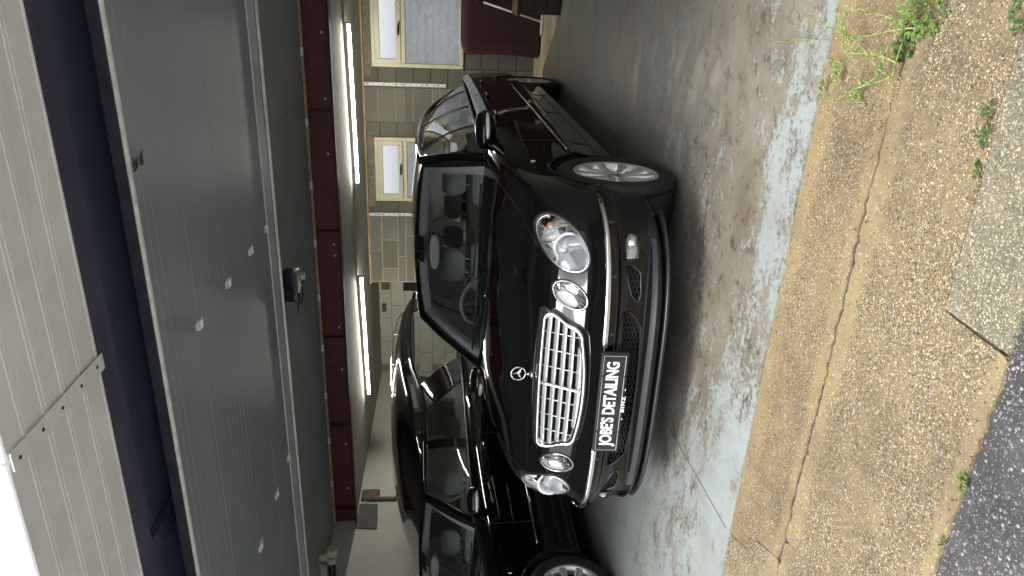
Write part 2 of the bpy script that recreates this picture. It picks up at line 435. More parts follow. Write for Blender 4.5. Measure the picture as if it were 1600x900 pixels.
# ------------------------------------------------------------------ mesh helpers
class MB:
    def __init__(s):
        s.v = []
        s.f = []

    def add(s, vs, fs):
        o = len(s.v)
        s.v += [tuple(p) for p in vs]
        s.f += [tuple(i + o for i in q) for q in fs]
        return s

    def box(s, a, b, bev=0.0):
        x0, y0, z0 = (min(a[i], b[i]) for i in range(3))
        x1, y1, z1 = (max(a[i], b[i]) for i in range(3))
        if not bev:
            s.add([(x0, y0, z0), (x1, y0, z0), (x1, y1, z0), (x0, y1, z0), (x0, y0, z1), (x1, y0, z1), (x1, y1, z1), (x0, y1, z1)],
                  [(0, 3, 2, 1), (4, 5, 6, 7), (0, 1, 5, 4), (1, 2, 6, 5), (2, 3, 7, 6), (3, 0, 4, 7)])
            return s
        e = bev
        rings = []
        for (z, i) in ((z0, e), (z0 + e, 0), (z1 - e, 0), (z1, e)):
            ring = []
            X0, X1, Y0, Y1 = x0 + i, x1 - i, y0 + i, y1 - i
            k = e
            ring = [(X0 + k, Y0, z), (X1 - k, Y0, z), (X1, Y0 + k, z), (X1, Y1 - k, z), (X1 - k, Y1, z), (X0 + k, Y1, z), (X0, Y1 - k, z), (X0, Y0 + k, z)]
            rings.append(ring)
        s.loft(rings, True, True)
        return s

    def loft(s, rings, closed=True, cap=False):
        n = len(rings[0])
        vs = [p for r in rings for p in r]
        fs = []
        for i in range(len(rings) - 1):
            for j in range(n if closed else n - 1):
                k = (j + 1) % n
                fs.append((i * n + j, i * n + k, (i + 1) * n + k, (i + 1) * n + j))
        if cap:
            fs.append(tuple(reversed(range(n))))
            fs.append(tuple((len(rings) - 1) * n + j for j in range(n)))
        return s.add(vs, fs)

    def grid(s, rows):
        return s.loft(rows, False, False)

    def tube(s, pts, r, n=8, closed=False, flat=None, up=(0, 0, 1)):
        pts = [Vector(p) for p in pts]
        rings = []
        N_ = len(pts)
        for i, p in enumerate(pts):
            if closed:
                t = pts[(i + 1) % N_] - pts[i - 1]
            else:
                t = pts[min(i + 1, N_ - 1)] - pts[max(i - 1, 0)]
            t = t.normalized() if t.length > 1e-9 else Vector((0, 1, 0))
            u = Vector(up)
            if abs(u.dot(t)) > 0.95:
                u = Vector((1, 0, 0)) if abs(t.x) < 0.9 else Vector((0, 1, 0))
            a = t.cross(u).normalized()
            c = a.cross(t).normalized()
            rr = r[i] if isinstance(r, (list, tuple)) else r
            fl = flat or (1, 1)
            rings.append([p + a * (math.cos(2 * math.pi * k / n) * rr * fl[0]) + c * (math.sin(2 * math.pi * k / n) * rr * fl[1]) for k in range(n)])
        if closed:
            rings.append(rings[0])
        return s.loft(rings, True, not closed)

    def lathe(s, prof, n=48, axis='X', at=(0, 0, 0)):
        # prof: list of (radius, axial)
        rings = []
        for r, a in prof:
            ring = []
            for k in range(n):
                t = 2 * math.pi * k / n
                if axis == 'X':
                    p = (at[0] + a, at[1] + r * math.cos(t), at[2] + r * math.sin(t))
                elif axis == 'Y':
                    p = (at[0] + r * math.cos(t), at[1] + a, at[2] + r * math.sin(t))
                else:
                    p = (at[0] + r * math.cos(t), at[1] + r * math.sin(t), at[2] + a)
                ring.append(p)
            rings.append(ring)
        return s.loft(rings, True, False)

    def build(s, name, mat, parent=None, smooth=False, loc=None, fix=True, angle=None):
        me = bpy.data.meshes.new(name)
        me.from_pydata(s.v, [], s.f)
        if fix:
            bm = bmesh.new()
            bm.from_mesh(me)
            bmesh.ops.remove_doubles(bm, verts=bm.verts, dist=1e-6)
            bmesh.ops.recalc_face_normals(bm, faces=bm.faces)
            bm.to_mesh(me)
            bm.free()
        me.materials.append(mat)
        if smooth:
            for p in me.polygons:
                p.use_smooth = True
            if angle:
                me.set_sharp_from_angle(angle=R(angle))
        o = bpy.data.objects.new(name, me)
        C.objects.link(o)
        if parent:
            o.parent = parent
        if loc:
            o.location = loc
        return o


def tag(o, label=None, cat=None, group=None, kind=None):
    if label:
        o['label'] = label
    if cat:
        o['category'] = cat
    if group:
        o['group'] = group
    if kind:
        o['kind'] = kind
    return o


def empty(name, loc=(0, 0, 0), label=None, cat=None, group=None, kind=None):
    o = bpy.data.objects.new(name, None)
    C.objects.link(o)
    o.location = loc
    o.empty_display_size = 0.1
    return tag(o, label, cat, group, kind)


def share(src, name, parent=None, loc=(0, 0, 0), rot=None, scale=None):
    o = src.copy()
    o.name = name
    C.objects.link(o)
    o.parent = parent
    o.location = loc
    if rot:
        o.rotation_euler = rot
    if scale:
        o.scale = scale
    return o


def lerp(a, b, t):
    return a + (b - a) * t


def pl(x, pts):
    if x <= pts[0][0]:
        return pts[0][1]
    for (a, b), (c, d) in zip(pts, pts[1:]):
        if x <= c:
            return b + (d - b) * (x - a) / (c - a)
    return pts[-1][1]


def sm(x, pts):
    """smooth (Catmull-Rom) interpolation"""
    if x <= pts[0][0]:
        return pts[0][1]
    if x >= pts[-1][0]:
        return pts[-1][1]
    for i in range(len(pts) - 1):
        if x <= pts[i + 1][0]:
            x0, y0 = pts[i]
            x1, y1 = pts[i + 1]
            h = x1 - x0
            m0 = (y1 - pts[i - 1][1]) / (x1 - pts[i - 1][0]) if i > 0 else (y1 - y0) / h
            m1 = (pts[i + 2][1] - y0) / (pts[i + 2][0] - x0) if i + 2 < len(pts) else (y1 - y0) / h
            u = (x - x0) / h
            return ((2 * u**3 - 3 * u**2 + 1) * y0 + (u**3 - 2 * u**2 + u) * h * m0 + (-2 * u**3 + 3 * u**2) * y1 + (u**3 - u**2) * h * m1)


# ================================================================== THE SETTING
XL, XR, YF, YB = -6.12, 1.4, 2.33, 9.6
MB().add([(-400, -400, -0.06), (400, -400, -0.06), (400, 400, -0.06), (-400, 400, -0.06)], [(0, 1, 2, 3)]).build('ground', M['asphalt'], fix=False)
tag(bpy.data.objects['ground'], kind='structure')


def prism(poly, z0, z1):
    mb = MB()
    n = len(poly)
    mb.add([(x, y, z1) for x, y in poly] + [(x, y, z0) for x, y in poly],
           [tuple(range(n))] + [(i, n + i, n + (i + 1) % n, (i + 1) % n) for i in range(n)])
    return mb


def jag(p, q, n, amp, seed):
    rr = random.Random(seed)
    out = []
    for i in range(n + 1):
        t = i / n
        a = 0 if i in (0, n) else amp
        out.append((lerp(p[0], q[0], t) + rr.uniform(-a, a) * 0.4, lerp(p[1], q[1], t) + rr.uniform(-a, a)))
    return out


# asphalt lane with a ragged edge against the apron
edge = [(-6, 1.30), (3, 1.30)]
prism(edge + [(60, 1.30), (60, -0.9), (-60, -0.9), (-60, 1.30)], -0.05, -0.012).build('asphalt_road', M['asphalt'])
tag(bpy.data.objects['asphalt_road'], kind='structure')

MB().box((-60, -13.5, -0.05), (60, -0.905, -0.008)).build('added_bounce_yard', M['bounce_yard'])  # unseen pale ground added behind the camera to bounce light onto the soffit
tag(bpy.data.objects['added_bounce_yard'], kind='structure')

# garage floor (painted, worn) and the bare strip along the back wall
fe = jag((-6.4, YF), (1.8, YF), 120, 0.004, 5)
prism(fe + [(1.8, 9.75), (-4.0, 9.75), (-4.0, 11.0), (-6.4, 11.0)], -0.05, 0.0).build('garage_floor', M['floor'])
tag(bpy.data.objects['garage_floor'], kind='structure')
jn = [(-2.2, 3.57), (-2.19, 3.1), (-2.175, 2.8), (-2.16, 2.36), (-2.156, 2.36), (-2.171, 2.8), (-2.186, 3.1), (-2.197, 3.57)]
MB().add([(x, y, 0.001) for x, y in jn], [(0, 1, 6, 7), (1, 2, 5, 6), (2, 3, 4, 5)]).build('floor_crack', M['grit'], bpy.data.objects['garage_floor'], fix=False)
bs = [(-0.05, 7.82), (-0.42, 8.0), (-0.9, 8.75), (-4.0, 8.9), (-4.0, 9.7), (1.3, 9.7), (1.3, 7.3)]
prism(bs, -0.02, 0.005).build('bare_floor_strip', M['bare_floor'])
tag(bpy.data.objects['bare_floor_strip'], kind='structure')

# apron slabs, each its own piece with an open crack between them
apron = empty('concrete_apron', (0, 0, 0), kind='structure')
MB().add([(-7, 1.32, -0.0085), (3, 1.32, -0.0085), (3, 2.34, -0.0085), (-7, 2.34, -0.0085)], [(0, 1, 2, 3)]).build('crack_grit', M['grit'], apron, fix=False)
cr = jag((-7, 1.945), (2.5, 1.925), 420, 0.0055, 11)
rc = random.Random(91)
up_c = [(x, y + rc.uniform(-0.003, 0.004) + 0.005 + 0.0045 * math.sin(x * 7) + 0.002) for x, y in cr]
dn_c = [(x, y + rc.uniform(-0.004, 0.003) - 0.005 - 0.0035 * math.sin(x * 5 + 1)) for x, y in cr]


def cut(line, a, b):
    return [p for p in line if a < p[0] < b]


slabs = []
zz = [(-2.152, 2.328), (-2.085, 2.15), (-2.0, 2.118), (-1.962, 2.03), (-1.935, 1.9535)]
slabs.append((zz[::-1] + [(-2.152, 2.328), (2.5, 2.328)] + cut(up_c, -1.93, 2.6)[::-1], 'apron', -0.003))
slabs.append(([(x - 0.006, y) for x, y in zz] + cut(up_c, -7, -1.945)[::-1] + [(-7, 2.328)], 'apron_near', -0.0055))
ce = jag((-0.70, 1.512), (2.5, 1.62), 60, 0.004, 21)
slabs.append((cut(dn_c, -1.822, 2.6) + [(2.5, 1.626)] + [(x, y + 0.005) for x, y in ce][::-1] + jag((-0.708, 1.50), (-0.722, 1.300), 12, 0.002, 4) + jag((-0.73, 1.289), (-1.802, 1.283), 46, 0.006, 8), 'apron_near', -0.004))
slabs.append((cut(dn_c, -7, -1.830) + [(-1.822, 1.90), (-1.81, 1.74), (-1.808, 1.285)] + jag((-1.83, 1.283), (-6.9, 1.27), 60, 0.006, 9), 'apron_near', -0.006))
slabs.append((ce + [(2.5, 1.27)] + jag((2.4, 1.28), (-0.712, 1.292), 90, 0.006, 10), 'apron_grey', -0.0025))
for poly, mk, zt in slabs:
    prism(poly, -0.045, zt).build('concrete_slab', M[mk], apron)

# the yard's far end: unseen building added for the paintwork to reflect
ob = MB().box((-30, -19, -0.06), (30, -13, 5.2)).build('added_reflected_building', M['brick_grey'])
tag(ob, kind='structure')

# ---- left wall (whitewashed) with trim board, patch
lw = MB().box((XL - 0.2, 2.2, -0.05), (XL, 10.95, 2.75)).build('left_wall', M['whitewash'])
tag(lw, 'whitewashed side wall behind the hearse, stained and patched near the ceiling', 'wall')
MB().box((XL, 7.415, 1.2), (XL + 0.03, 7.47, 2.16), 0.004).build('trim_board', M['old_wood'], lw)
MB().box((XL, 7.43, 2.0), (XL + 0.035, 7.62, 2.225), 0.004).build('trim_board', M['old_wood'], lw)
pp = [(6.90, 1.985), (6.915, 2.12), (6.93, 2.245), (7.2, 2.24), (7.37, 2.237), (7.362, 2.1), (7.355, 2.01), (7.1, 1.99)]
mb = MB()
mb.add([(XL + 0.012, y, z) for y, z in pp] + [(XL - 0.01, y, z) for y, z in pp], [tuple(range(8))] + [(i, 8 + i, 8 + (i + 1) % 8, (i + 1) % 8) for i in range(8)])
mb.build('cement_patch', M['cement'], lw)
rw = MB().box((XR, 2.2, -0.05), (XR + 0.2, 9.8, 2.75)).build('right_wall', M['whitewash'])
tag(rw, kind='structure')

# ---- white painted rear wall of the left bay, behind the hearse
YW2 = 10.75
w2 = empty('rear_recess_wall', (-5.2, YW2, 0), 'cream painted block wall at the far back left with a dark doorway', 'wall')
MB().box((-1.1, 0.012, 0), (1.4, 0.2, 2.7)).build('mortar', M['mortar'], w2)
bl = MB().box((0, 0, 0), (0.432, 0.03, 0.214), 0.004)
proto = None
for j in range(12):
    z = 0.003 + j * 0.222
    for i in range(-1, 6):
        x = -1.0 + i * 0.44 + (0.22 if j % 2 else 0)
        if x + 0.43 > 1.35 or x < -1.0:
            continue
        if x + 0.43 > 0.70 and z < 1.75:
            continue
        if proto is None:
            proto = bl.build('block', M['whitewash2'], w2, loc=(x, 0, z))
        else:
            share(proto, 'block', w2, (x, rnd.uniform(-0.002, 0.002), z))
MB().box((0.58, -0.006, 0), (1.25, 0.006, 1.80)).build('doorway', M['void'], w2)  # flat black sheet stands in for the darkness inside the opening
MB().box((0.53, -0.02, 0), (0.58, 0.01, 1.86), 0.004).build('door_jamb', M['whitewash2'], w2)
MB().box((0.58, -0.02, 1.80), (1.25, 0.01, 1.86), 0.004).build('door_head', M['whitewash2'], w2)
MB().box((0.62, -0.05, 2.02), (0.78, -0.012, 2.15), 0.004).build('timber_offcut', M['old_wood'], w2)
MB().box((0.22, -0.04, 2.08), (0.36, -0.012, 2.15), 0.004).build('timber_offcut', M['old_wood'], w2)
MB().box((-4.0, YB + 0.16, -0.05), (-3.9, YW2 + 0.2, 2.7)).build('return_wall', M['whitewash'])
tag(bpy.data.objects['return_wall'], kind='structure')

# ---- back wall: concrete blocks laid one by one, two windows
bw = empty('back_wall', (0, YB, 0), 'grey concrete block back wall with two cream framed windows', 'wall')
holes = [(-1.0, -0.10), (-2.77, -1.90)]
ZW0, ZW1 = 0.92, 2.09


def wallbody(y0, y1, mat, name, x0, x1, skip=True):
    mb = MB()
    xs = [(x0, x1, 0.0, ZW0), (x0, x1, ZW1, 2.7)]
    cur = x0
    for a, b_ in sorted(holes):
        if b_ <= x0 or a >= x1:
            continue
        if a > cur:
            xs.append((cur, a, ZW0, ZW1))
        cur = b_
    if cur < x1:
        xs.append((cur, x1, ZW0, ZW1))
    for a, c_, z0, z1 in xs:
        mb.box((a, y0, z0), (c_, y1, z1))
    return mb.build(name, mat, bw)


wallbody(0.014, 0.16, M['mortar_dark'], 'wall_core', -4.0, 1.5)
MB().box((-1.70, 0.007, 0), (-1.265, 0.016, 2.2)).build('mortar', M['mortar'], bw)
MB().box((-3.99, 0.007, 0), (-2.985, 0.016, 2.2)).build('mortar', M['mortar'], bw)
blk_n = 0


def block(x0, x1, z0, z1, mk, proud=0.0, gap=0.005):
    x0 += gap
    x1 -= gap
    z0 += gap
    z1 -= gap
    e = rnd.uniform(-0.002, 0.003) + proud
    MB().box((x0, -e, z0), (x1, 0.02, z1), 0.004).build('block', M[mk], bw)


course = [i * 0.2235 for i in range(10)]
for i in range(9):
    block(-1.265, -1.0, course[i], course[i + 1], 'block_dark', 0.004, 0.003)
    block(-1.90, -1.70, course[i], course[i + 1], 'block_dark', 0.004, 0.003)
    block(-2.985, -2.77, course[i], course[i + 1], 'block_dark', 0.004, 0.003)
block(-1.265, -1.0, 2.0115, 2.19, 'block_dark', 0.004, 0.003)
block(-1.90, -1.70, 2.0115, 2.19, 'block_dark', 0.004, 0.003)
block(-2.985, -2.77, 2.0115, 2.19, 'block_dark', 0.004, 0.003)
zs = [2.19, 2.03, 1.808, 1.692, 1.575, 1.325, 1.225, 1.116, 0.9, 0.68, 0.455, 0.235, 0.0]
for a, b_ in zip(zs[1:], zs):
    block(-1.70, -1.265, a, b_, 'block', 0, 0.006)
zs = [2.19, 2.03, 1.81, 1.70, 1.58, 1.36, 1.13, 0.9, 0.68, 0.455, 0.235, 0.0]
joints = [[-3.52], [-3.35, -3.78], [-3.6], [-3.3], [-3.55], [-3.3, -3.74], [-3.5], [-3.25, -3.7], [-3.5], [-3.25, -3.7], [-3.5]]
for k, (a, b_) in enumerate(zip(zs[1:], zs)):
    xs = [-3.985] + sorted(joints[k]) + [-2.985]
    for p, q in zip(xs, xs[1:]):
        block(p, q, a, b_, 'block', 0, 0.007)
for i in range(4):
    z0, z1 = i * 0.23, (i + 1) * 0.23
    for (a, b_) in ((-1.0, 0.12), (-2.77, -1.90)):
        x = b_ - (0.0 if i % 2 else 0.22)
        xs = [b_]
        while x > a + 0.02:
            if x < b_:
                xs.append(x)
            x -= 0.445
        xs.append(a)
        xs = sorted(set(xs))
        for p, q in zip(xs, xs[1:]):
            block(p, q, z0, z1, 'block_dark', 0, 0.004)
for i in range(9):
    block(-0.10, 0.30, course[i], course[i + 1], 'block_dark', 0, 0.004) if course[i] > 0.91 else None
MB().box((-4.0, -0.06, 2.19), (1.3, 0.02, 2.235), 0.004).build('wall_plate', M['pine'], bw)
MB().box((-1.12, -0.015, 2.093), (0.3, 0.02, 2.188), 0.004).build('lintel', M['grey_timber'], bw)
MB().box((-2.86, -0.015, 2.093), (-1.82, 0.02, 2.188), 0.004).build('lintel', M['grey_timber'], bw)


def make_window(x0, x1):
    wd = empty('window', (x0, 0, 0))
    wd.parent = bw
    W = x1 - x0
    d0, d1 = -0.03, 0.05

    def rect(name, a, c_, z0, z1, t, y0, y1, mat):
        mb = MB()
        mb.box((a, y0, z0), (a + t, y1, z1), 0.006)
        mb.box((c_ - t, y0, z0), (c_, y1, z1), 0.006)
        mb.box((a + t, y0 + 0.001, z0), (c_ - t, y1, z0 + t), 0.006)
        mb.box((a + t, y0 + 0.001, z1 - t), (c_ - t, y1, z1), 0.006)
        return mb.build(name, mat, wd)
    rect('frame', 0, W, ZW0, ZW1, 0.05, d0, d1, M['cream_frame'])
    MB().box((0.05, d0 + 0.002, 1.66), (W - 0.05, d1, 1.725), 0.006).build('transom', M['cream_frame'], wd)
    rect('sash', 0.04, W - 0.04, 1.715, 2.045, 0.064, d0 - 0.022, d0 + 0.03, M['cream_frame'])
    MB().box((0.1, 0.005, 1.775), (W - 0.1, 0.010, 1.985)).build('pane', M['pane_clear'], wd)
    MB().box((0.045, 0.005, 0.965), (W - 0.045, 0.010, 1.665)).build('pane', M['pane'], wd)
    h = MB()
    h.box((W * 0.5 - 0.06, d0 - 0.034, 1.735), (W * 0.5 + 0.06, d0 - 0.022, 1.757), 0.004)
    h.tube([(W * 0.5 - 0.03, d0 - 0.032, 1.746), (W * 0.5 - 0.03, d0 - 0.06, 1.746), (W * 0.5 + 0.10, d0 - 0.065, 1.74)], 0.008, 6)
    h.build('handle', M['satin'], wd)
    return wd


make_window(-1.0, -0.10)
make_window(-2.77, -1.90)

# ---- garden wall outside the back windows
gw = empty('garden_wall', (-2, 12.8, 0), 'grey stone wall outside seen through the back windows', 'wall')
MB().box((0.1, 0.02, -0.06), (6, 0.3, 1.82)).build('mortar', M['brick_grey'], gw)
st = MB().box((0, 0, 0), (0.39, 0.06, 0.115), 0.012)
pr = None
for j in range(12):
    for i in range(9):
        x = 0.11 + i * 0.41 + (0.2 if j % 2 else 0)
        z = 0.30 + j * 0.127
        if pr is None:
            pr = st.build('stone', M['brick_grey'], gw, loc=(x, 0, z))
        else:
            share(pr, 'stone', gw, (x, rnd.uniform(-0.02, 0.012), z))

# ---- slotted metal uprights on the back wall
for x, z0, z1, lab in ((-1.215, 1.142, 2.205, 'pale slotted metal upright on the blockwork right beside the large window'),
                       (-2.966, 0.9, 2.19, 'pale slotted metal upright on the blockwork behind the limousine roof')):
    o = MB().box((-0.021, -0.022, z0), (0.021, -0.004, z1), 0.003).build('metal_upright', M['white_board'], None, loc=(x, YB, 0))
    tag(o, lab, 'shelf upright', 'slotted uprights on the back wall')
    mb = MB()
    z = z0 + 0.04
    while z < z1 - 0.03:
        L = rnd.choice((0.012, 0.02, 0.035))
        mb.box((-0.004, -0.0235, z), (0.006, -0.0215, z + L))
        z += rnd.choice((0.05, 0.06, 0.075))
    tag(mb.build('slots', M['void'], o), kind='stuff')

# ---- ceilings
cl = empty('front_bay_ceiling', (0, 0, 2.505), kind='structure')
x = XR
while x > XL + 0.05:
    x2 = max(XL, x - 1.22)
    MB().box((x2 + 0.002, 4.2, 0), (x - 0.002, 7.03, 0.04)).build('ceiling_board', M['ceiling_grey'], cl, loc=(0, 0, rnd.uniform(0, 0.003)))
    x -= 1.22
cl2 = empty('rear_bay_ceiling', (0, 7.1, 2.255), kind='structure')
cl2.rotation_euler = (-0.018, 0, 0)
x = XR
while x > XL + 0.05:
    x2 = max(XL, x - 1.22)
    MB().box((x2 + 0.0015, 0.04, 0), (x - 0.0015, 3.9, 0.04)).build('ceiling_board', M['ceiling_cream'], cl2)
    x -= 1.22
o = MB().box((-6.6, 2.33, 2.72), (1.8, 11.1, 2.85)).build('roof', M['navy_sheet'])
tag(o, kind='structure')

# ---- oxide red beam across the garage with bolts and stiffeners
rb = empty('steel_beam', (-2.4, 7.05, 2.24), 'oxide red steel beam spanning the garage under the ceiling', 'beam')
bx0, bx1 = -3.70, 3.8
MB().box((bx0, 0.0, 0.012), (bx1, 0.014, 0.26)).build('web', M['red_steel'], rb)
MB().box((bx0, -0.0012, 0.118), (bx1, -0.0004, 0.121)).build('seam', M['red_dark'], rb)
MB().box((bx0, -0.055, 0), (bx1, 0.075, 0.012), 0.002).build('flange', M['red_dark'], rb)
MB().box((bx0, -0.055, 0.26), (bx1, 0.075, 0.272), 0.002).build('flange', M['red_dark'], rb)
for sx in (-1.154, -2.36, -3.565, -4.69, -5.88, 0.05):
    MB().box((sx + 2.4 - 0.005, -0.052, 0.0125), (sx + 2.4 + 0.005, -0.0002, 0.2595)).build('stiffener', M['red_dark'], rb)
b0 = None
for bx in (-0.45, -1.044, -1.57, -2.511, -2.631, -3.457, -3.979, -4.966, -5.6):
    if b0 is None:
        b0 = MB().lathe([(0.0, -0.016), (0.009, -0.014), (0.013, -0.006), (0.013, 0)], 8, 'Y').build('bolt', M['zinc'], rb, True, loc=(bx + 2.4, 0, 0.077))
    else:
        share(b0, 'bolt', rb, (bx + 2.4, 0, 0.077 + rnd.uniform(-0.006, 0.006)))
bt = MB().box((XL + 0.02, 6.955, 2.478), (XR - 0.05, 6.985, 2.503), 0.003).build('timber_batten', M['pine'])
tag(bt, 'thin pine batten fixed along the top of the red beam', 'batten')
k0 = None
for bx in (-0.617, -1.255, -1.866, -2.467, -3.072, -3.663, -4.259, -4.86, -5.46):
    if k0 is None:
        mb = MB().box((-0.04, -0.003, -0.014), (0.04, 0, 0.014), 0.001)
        for q in (-0.025, 0.0, 0.025):
            mb.lathe([(0.0, -0.006), (0.005, -0.005), (0.005, -0.002)], 6, 'Y', (q, 0, 0))
        k0 = mb.build('bracket', M['zinc'], bt, loc=(bx, 6.955, 2.49))
    else:
        share(k0, 'bracket', bt, (bx, 6.955, 2.49))


# ---- lit tube fittings
def tube_light(xa, xb, ya, yb, label):
    c_ = Vector(((xa + xb) / 2, (ya + yb) / 2, 2.255 - 0.018 * ((ya + yb) / 2 - 7.1)))
    L = math.hypot(xa - xb, ya - yb) / 2
    t = empty('tube_light', c_, label, 'light', 'tube lights on the rear ceiling')
    t.rotation_euler = (0, 0, math.atan2(yb - ya, xb - xa))
    MB().box((-L, -0.034, -0.04), (L, 0.034, 0.0), 0.005).build('housing', M['white_board'], t)
    mb = MB()
    rings = []
    for s_ in (-L + 0.012, L - 0.012):
        rings.append([(s_, -0.023 * math.cos(a), -0.041 - 0.026 * math.sin(a)) for a in [math.pi * k / 8 for k in range(9)]])
    mb.loft(rings, True, True)
    mb.build('diffuser', M['tube'], t, True, angle=40)
    for s_ in (-1, 1):
        MB().box((s_ * (L - 0.012), -0.026, -0.069), (s_ * (L + 0.004), 0.026, -0.04), 0.003).build('end_cap', M['white_board'], t)


tube_light(-2.18, -0.41, 8.27, 8.06, 'lit white tube light on the ceiling in front of the two windows')
tube_light(-5.17, -3.32, 8.48, 8.18, 'lit white tube light on the ceiling above the hearse')

# ---- navy lintel beam, recess and joist over the entrance
nb = empty('lintel_beam', (-2.4, 2.33, 2.45), 'navy steel beam over the garage entrance behind the cream soffit', 'beam')
MB().box((-4.0, -0.005, 0), (3.9, 0.068, 0.014)).build('flange', M['navy_flange'], nb)
MB().box((-4.0, 0.068, 0.004), (3.9, 0.125, 0.018)).build('flange', M['navy'], nb)
MB().box((-4.0, 0.05, 0.0185), (3.9, 0.064, 0.26)).build('web', M['navy'], nb)
MB().box((-4.0, 0.125, 0.055), (3.9, 2.0, 0.065)).build('recess_sheet', M['navy_sheet'], nb)
MB().box((0.06, 0.128, 0.022), (0.17, 1.9, 0.054), 0.004).build('joist', M['navy'], nb)
for jx in (-2.4, 2.5):
    MB().box((jx, 0.128, 0.022), (jx + 0.11, 1.9, 0.054), 0.004).build('joist', M['navy'], nb)

# ---- cream soffit boards under the eaves
sf = empty('eaves_soffit', (-1.27, 1.75, 2.45), 'cream boarded eaves soffit with a screwed joint strip', 'soffit')
ys = [-0.012, 0.098, 0.215, 0.33, 0.448, 0.572]
for a, c_ in ((0.004, 4.2), (-5.6, -0.004)):
    for k, (p, q) in enumerate(zip(ys, ys[1:])):
        mb = MB()
        y0, y1 = p + 0.002, q - 0.0025
        prof = [(y0, 0.006), (y0 + 0.004, 0.0), (y1 - 0.016, 0.0), (y1 - 0.014, -0.0025), (y1 - 0.004, -0.0025), (y1, 0.006), (y1, 0.02), (y0, 0.02)]
        mb.loft([[(a, y, z) for y, z in prof], [(c_, y, z) for y, z in prof]], True, True)
        mb.build('soffit_board', M['soffit'], sf, loc=(0, 0, rnd.uniform(0, 0.002)))
MB().box((-5.6, 0.22, 0.021), (4.2, 0.575, 0.05)).build('soffit_backing', M['navy'], sf)
MB().box((-0.030, -0.005, -0.011), (0.030, 0.582, -0.0065), 0.001).build('joint_strip', M['soffit'], sf)
for y in (0.03, 0.16, 0.28, 0.41, 0.53):
    MB().lathe([(0.0, -0.0135), (0.006, -0.013), (0.007, -0.0105)], 8, 'Z', (rnd.uniform(-0.006, 0.006), y, 0)).build('screw', M['rubber'], sf)

# ---- overhead sectional door parked level under the ceiling
dr = empty('overhead_door', (-2.4, 2.56, 2.34), 'grey ribbed overhead garage door, open and parked flat', 'door')
secs = [0.02, 0.46, 0.945, 1.43, 1.86]
for a, c_ in zip(secs, secs[1:]):
    mb = MB()
    prof = [(a + 0.0015, 0.03), (a + 0.0015, 0.002), (a + 0.0045, 0.0)]
    n = 7
    for k in range(1, n):
        y = lerp(a, c_, k / n)
        y += rnd.uniform(-0.006, 0.006)
        dp = rnd.choice((0.0006, 0.001, 0.0014))
        prof += [(y - 0.0018, 0.0), (y, dp), (y + 0.0018, 0.0)]
    prof += [(c_ - 0.0045, 0.0), (c_ - 0.0015, 0.002), (c_ - 0.0015, 0.03)]
    mb.loft([[(-3.7, y, z) for y, z in prof], [(3.75, y, z) for y, z in prof]], True, True)
    mb.build('door_section', M['door'], dr)
MB().box((-3.7, -0.002, 0.008), (3.75, 0.018, 0.05), 0.002).build('bottom_seal', M['seal'], dr)
MB().box((-3.7, 0.002, -0.004), (3.75, 0.0195, 0.0075), 0.001).build('bottom_rail', M['alu'], dr)
mb = MB()
mb.loft([[(x_, 1.862, 0.02), (x_, 1.865, -0.006), (x_, 1.95, -0.012), (x_, 2.02, -0.010), (x_, 2.05, 0.0), (x_, 2.05, 0.03)] for x_ in (-3.7, 3.75)], True, True)
mb.build('top_rail', M['door_rail'], dr)
MB().tube([(-3.7, 2.085, -0.004), (3.75, 2.085, -0.004)], 0.014, 10).build('spring_tube', M['alu'], dr, True)
MB().tube([(-3.7, 2.062, 0.004), (3.75, 2.062, 0.004)], 0.008, 8).build('cable_rod', M['rubber'], dr, True)


def hinge_mb():
    mb = MB()
    mb.box((-0.012, -0.034, -0.003), (0.012, -0.006, 0.0))
    mb.box((-0.012, 0.006, -0.003), (0.012, 0.034, 0.0))
    mb.tube([(-0.014, 0, -0.006), (0.014, 0, -0.006)], 0.005, 6)
    mb.box((-0.014, -0.02, -0.008), (-0.010, 0.02, 0))
    mb.box((0.010, -0.02, -0.008), (0.014, 0.02, 0))
    return mb


hp = None
for hx in (-1.46, -3.20, 0.35):
    for hy in secs[1:]:
        if hp is None:
            hp = hinge_mb().build('hinge', M['zinc'], dr, loc=(hx + 2.4, hy, 0))
            hp.scale = (1.5, 1.35, 1.3)
        else:
            share(hp, 'hinge', dr, (hx + 2.4, hy - (0.02 if hy > 1.8 else 0), 0))

# ---- opener motor, its socket and flex
op = empty('door_opener', (-2.08, 5.0, 2.285), 'black garage door opener motor hanging behind the parked door', 'opener')
mb = MB()
out = [(-0.13, 0.03), (-0.10, 0.12), (0.06, 0.13), (0.135, 0.09), (0.15, 0.0), (0.13, -0.10), (-0.10, -0.11)]
mb.loft([[(x_ * 0.93, y_ * 0.93, 0.0) for x_, y_ in out], [(x_, y_, 0.015) for x_, y_ in out], [(x_, y_, 0.12) for x_, y_ in out], [(x_ * 0.88, y_ * 0.9, 0.15) for x_, y_ in out]], True, True)
mb.build('motor_body', M['black_plastic'], op, True, angle=35)
MB().box((-0.17, -0.16, 0.03), (-0.03, -0.03, 0.13), 0.012).build('lamp_cover', M['satin'], op)
MB().box((-0.135, -0.155, 0.0275), (-0.131, -0.04, 0.031)).build('edge_strip', M['grey_print'], op)
for s_ in (-0.08, 0.08):
    MB().box((s_ - 0.010, 0.0, 0.13), (s_ + 0.010, 0.004, 0.25)).build('hanger', M['satin'], op)
op.scale = (0.68, 0.68, 0.75)
so = empty('ceiling_socket', (-2.42, 5.95, 2.505), 'white plug and socket on the ceiling beside the opener motor', 'socket')
MB().lathe([(0, -0.035), (0.050, -0.035), (0.056, -0.02), (0.058, 0)], 20, 'Z').build('base', M['white_board'], so, True, angle=40)
